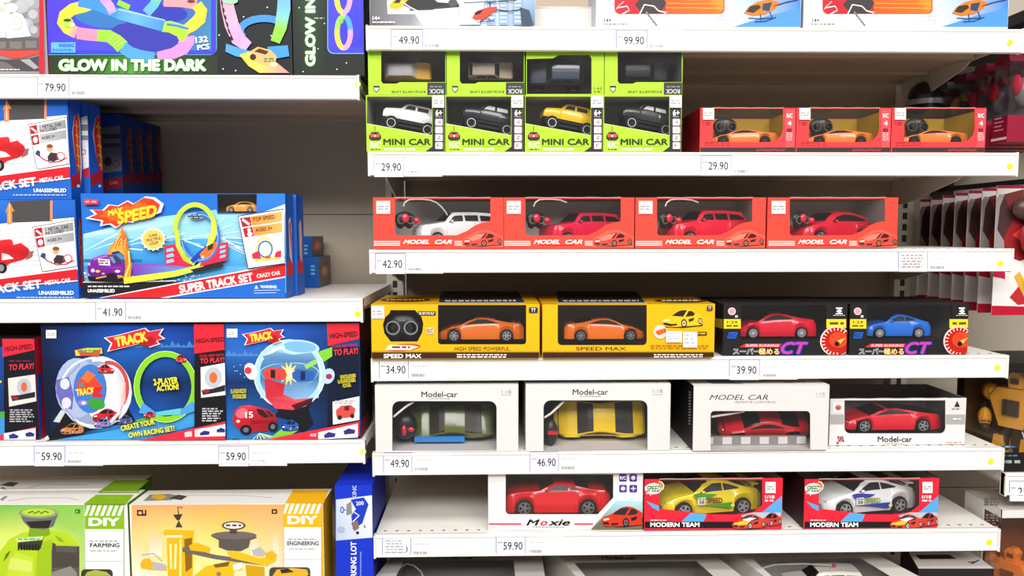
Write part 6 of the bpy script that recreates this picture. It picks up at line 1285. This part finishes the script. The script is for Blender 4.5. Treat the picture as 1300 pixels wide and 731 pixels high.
for i in range(7):
    Y = .05+i*.034; px = proj((X0, Y, 1.3))[0]
    pack('red and white hanging toy pack with a dark toy, '+oz[i]+' on the lower hook', px, Y, proj((X0, Y, zt_-.002*i))[1], proj((X0, Y, zb_))[1], True, 'hanging packs on the lower hook')
def rail(z, lab):
    mb = MB(); mb.box(-.006, .006, -.245, 0, -.004, .004, '26242a'); mb.box(-.02, .02, -.004, 0, -.02, .02, '2e2c30'); o = mb.build('display_hook', PLAST); o.location = (X0+.065, YB-.001, z); tag(o, lab, 'hook', 'display hooks of the right bay')
rail(zt_+.008, 'black display hook carrying the red and white packs')
zb_, zt_ = PY(1292, 180, .035).z, PY(1292, 66, .035).z
for i in range(5):
    Y = .035+i*.05; px = proj((X0, Y, 1.5))[0]
    pack(['clear toy pack with a red foot nearest the front on the upper hook', 'clear toy pack with a red foot second from the front above', 'clear toy pack with a red foot in the middle above', 'clear toy pack with a red foot fourth from the front above', 'clear toy pack with a red foot deepest on the upper hook'][i], px, Y, proj((X0, Y, zt_-.004*i))[1], proj((X0, Y, zb_))[1], False, 'hanging packs on the upper hook')
rail(zt_+.008, 'black display hook carrying the clear packs with red feet')
# black sloping edge of the next bay's shelf above the packs
t = thing('shelf', 'dark underside shelf of the far right bay above the hanging packs', 'shelf', (1.35, .16, zt_+.047))
mb = MB(); mb.box(X0-1.35, .45, -.16, .15, -.008, .008, '2a282a'); mb.build('deck', STEEL, t); mb = MB(); mb.box(X0-1.35, .45, -.1645, -.1605, -.03, .008, 'e8e4dc'); mb.build('price_rail', STEEL, t)
# dark dome pack deep behind the orange cars
t = thing('helmet_toy', 'black domed toy with a silver band behind the orange car boxes', 'toy', PY(1174, 137, .225))
mb = MB(); p0 = PY(1174, 118, .225)-PY(1174, 137, .225)
mb.ellipsoid((0, 0, p0.z*.75), (.027, .025, .026), '17181c', 18, 12); mb.build('shell', PAINT, t, smooth=True)
mb = MB(); mb.lathe([(.0268, .004), (.0285, .004), (.0285, .0125), (.0268, .0125)], 24, 'c4ccd6'); mb.build('band', CHROME, t, smooth=True)
mb = MB(); mb.lathe([(.026, -.045), (.028, -.005), (.027, .003), (.001, .003)], 24, '1c1a1a'); mb.build('base', PLAST, t, smooth=True)
def robot(rb, s, gold, dk):
    b_ = MB(); b_.prism([(-.018*s, .05*s), (.018*s, .05*s), (.034*s, .095*s), (.022*s, .112*s), (-.022*s, .112*s), (-.034*s, .095*s)], 'y', -.018*s, .014*s, gold); b_.box(-.012*s, .012*s, -.022*s, -.018*s, .07*s, .095*s, dk); b_.build('torso', PAINT, rb)
    b_ = MB(); b_.prism([(-.009*s, .113*s), (.009*s, .113*s), (.012*s, .13*s), (.005*s, .138*s), (-.005*s, .138*s), (-.012*s, .13*s)], 'y', -.011*s, .01*s, gold); b_.box(-.006*s, .006*s, -.013*s, -.011*s, .12*s, .128*s, dk); b_.build('head', PAINT, rb)
    for sx in (-1, 1):
        b_ = MB(); b_.ellipsoid((sx*.041*s, 0, .1*s), (.013*s, .014*s, .015*s), gold, 10, 6); b_.tube([(sx*.042*s, -.002*s, .092*s), (sx*.047*s, -.006*s, .072*s), (sx*.04*s, -.016*s, .05*s)], .0075*s, dk, 8); b_.ellipsoid((sx*.043*s, -.012*s, .058*s), (.0105*s, .011*s, .017*s), gold, 10, 6); b_.ellipsoid((sx*.039*s, -.017*s, .043*s), (.007*s, .007*s, .008*s), dk, 8, 6); b_.build('arm', PAINT, rb)
        b_ = MB(); b_.tube([(sx*.012*s, 0, .05*s), (sx*.018*s, -.003*s, .028*s), (sx*.02*s, 0, .008*s)], .009*s, dk, 8); b_.prism([(sx*.012*s, .012*s), (sx*.03*s, .012*s), (sx*.027*s, .034*s), (sx*.014*s, .034*s)], 'y', -.014*s, .01*s, gold); b_.box(min(sx*.01*s, sx*.032*s), max(sx*.01*s, sx*.032*s), -.022*s, .012*s, 0, .009*s, gold); b_.build('leg', PAINT, rb)
# boxed golden robot and boxed orange robot: windows wrap round the corner, we look in through the left side
def corner_box(label, Y0, Y1, yt, z, board, base, wa, wb, top, inner):
    """carton at X with a window on the left side from wa to wb (depths) that carries on over the front"""
    X = .907; w = .17; H = PY(1298, yt, 0).z-z if yt else top
    t = thing('robot_box', label, 'toy box', (X+w/2, (Y0+Y1)/2, z)); mb = MB()
    def L(y0, y1, z0, z1): mb.box(X, X+.001, y0, y1, z+z0, z+z1, board)
    L(Y0, Y1, 0, base); L(Y0, Y1, H-top, H); L(wb, Y1, base, H-top)
    if wa > Y0: L(Y0, wa, base, H-top)
    mb.box(X, X+w, Y0, Y0+.001, z, z+base, board); mb.box(X, X+w, Y0, Y0+.001, z+H-top, z+H, board); mb.box(X+w-.02, X+w, Y0, Y0+.001, z+base, z+H-top, board)
    mb.face([(X+w, Y0, z), (X+w, Y1, z), (X+w, Y1, z+H), (X+w, Y0, z+H)], inner); mb.face([(X, Y1, z), (X+w, Y1, z), (X+w, Y1, z+H), (X, Y1, z+H)], inner)
    mb.face([(X, Y0, z), (X+w, Y0, z), (X+w, Y1, z), (X, Y1, z)], board); mb.face([(X, Y0, z+H), (X+w, Y0, z+H), (X+w, Y1, z+H), (X, Y1, z+H)], board)
    mb.build('carton', STOCK, t, world=True)
    f = MB(); f.face([(X+.0005, Y0, z+base), (X+.0005, wb, z+base), (X+.0005, wb, z+H-top), (X+.0005, Y0, z+H-top)], 'ffffff'); f.face([(X+.0005, Y0+.0005, z+base), (X+w-.02, Y0+.0005, z+base), (X+w-.02, Y0+.0005, z+H-top), (X+.0005, Y0+.0005, z+H-top)], 'ffffff'); f.build('plastic_window', FILM, t, world=True)
    return t, X, H
SIDE = Face((.907, 0, 0), (-1, 0, 0))
Zn = ZN+E0
t, X, H = corner_box('black window box with a golden toy robot at the right edge', .003, .12, 462, Zn, '191719', .028, .003, .102, .006, '5a3c14')
A = Art(SIDE, .0003); A.greek(1272, 583, 1297, 590, 1, 'c8d0d8', .1); A.greek(1268, 577, 1292, 580, 1, '58a0c8', .05); A.e(1279, 567, 11, 1.8, '3a7ac8'); A.e(1279, 567, 4, 1, 'c8e4fa')
A.build('side_print', t)
rb = thing('toy_robot', 'golden toy robot with dark joints in the black window box', 'toy', (X+.058, .062, Zn+.003), (0, 0, math.radians(-62)))
robot(rb, .95, 'e8a02a', '3a2c1c')
Z8 = .80+E0
t, X, H = corner_box('white window box with an orange toy robot at the lower right corner', .003, .088, 648, Z8, 'e2dfdc', .01, .003, .042, .012, '7a3c14')
A = Art(SIDE, .0004); A.greek(1250, 632, 1270, 642, 4, '6a6866', .3); A.greek(1252, 652, 1272, 730, 22, '9a9896', .4); A.build('side_print', t)
rb = thing('toy_robot', 'orange toy robot in the white window box at the lower right', 'toy', (X+.054, .05, Z8+.012), (0, 0, math.radians(-62))); robot(rb, .76, 'e87a1c', '6a3410')
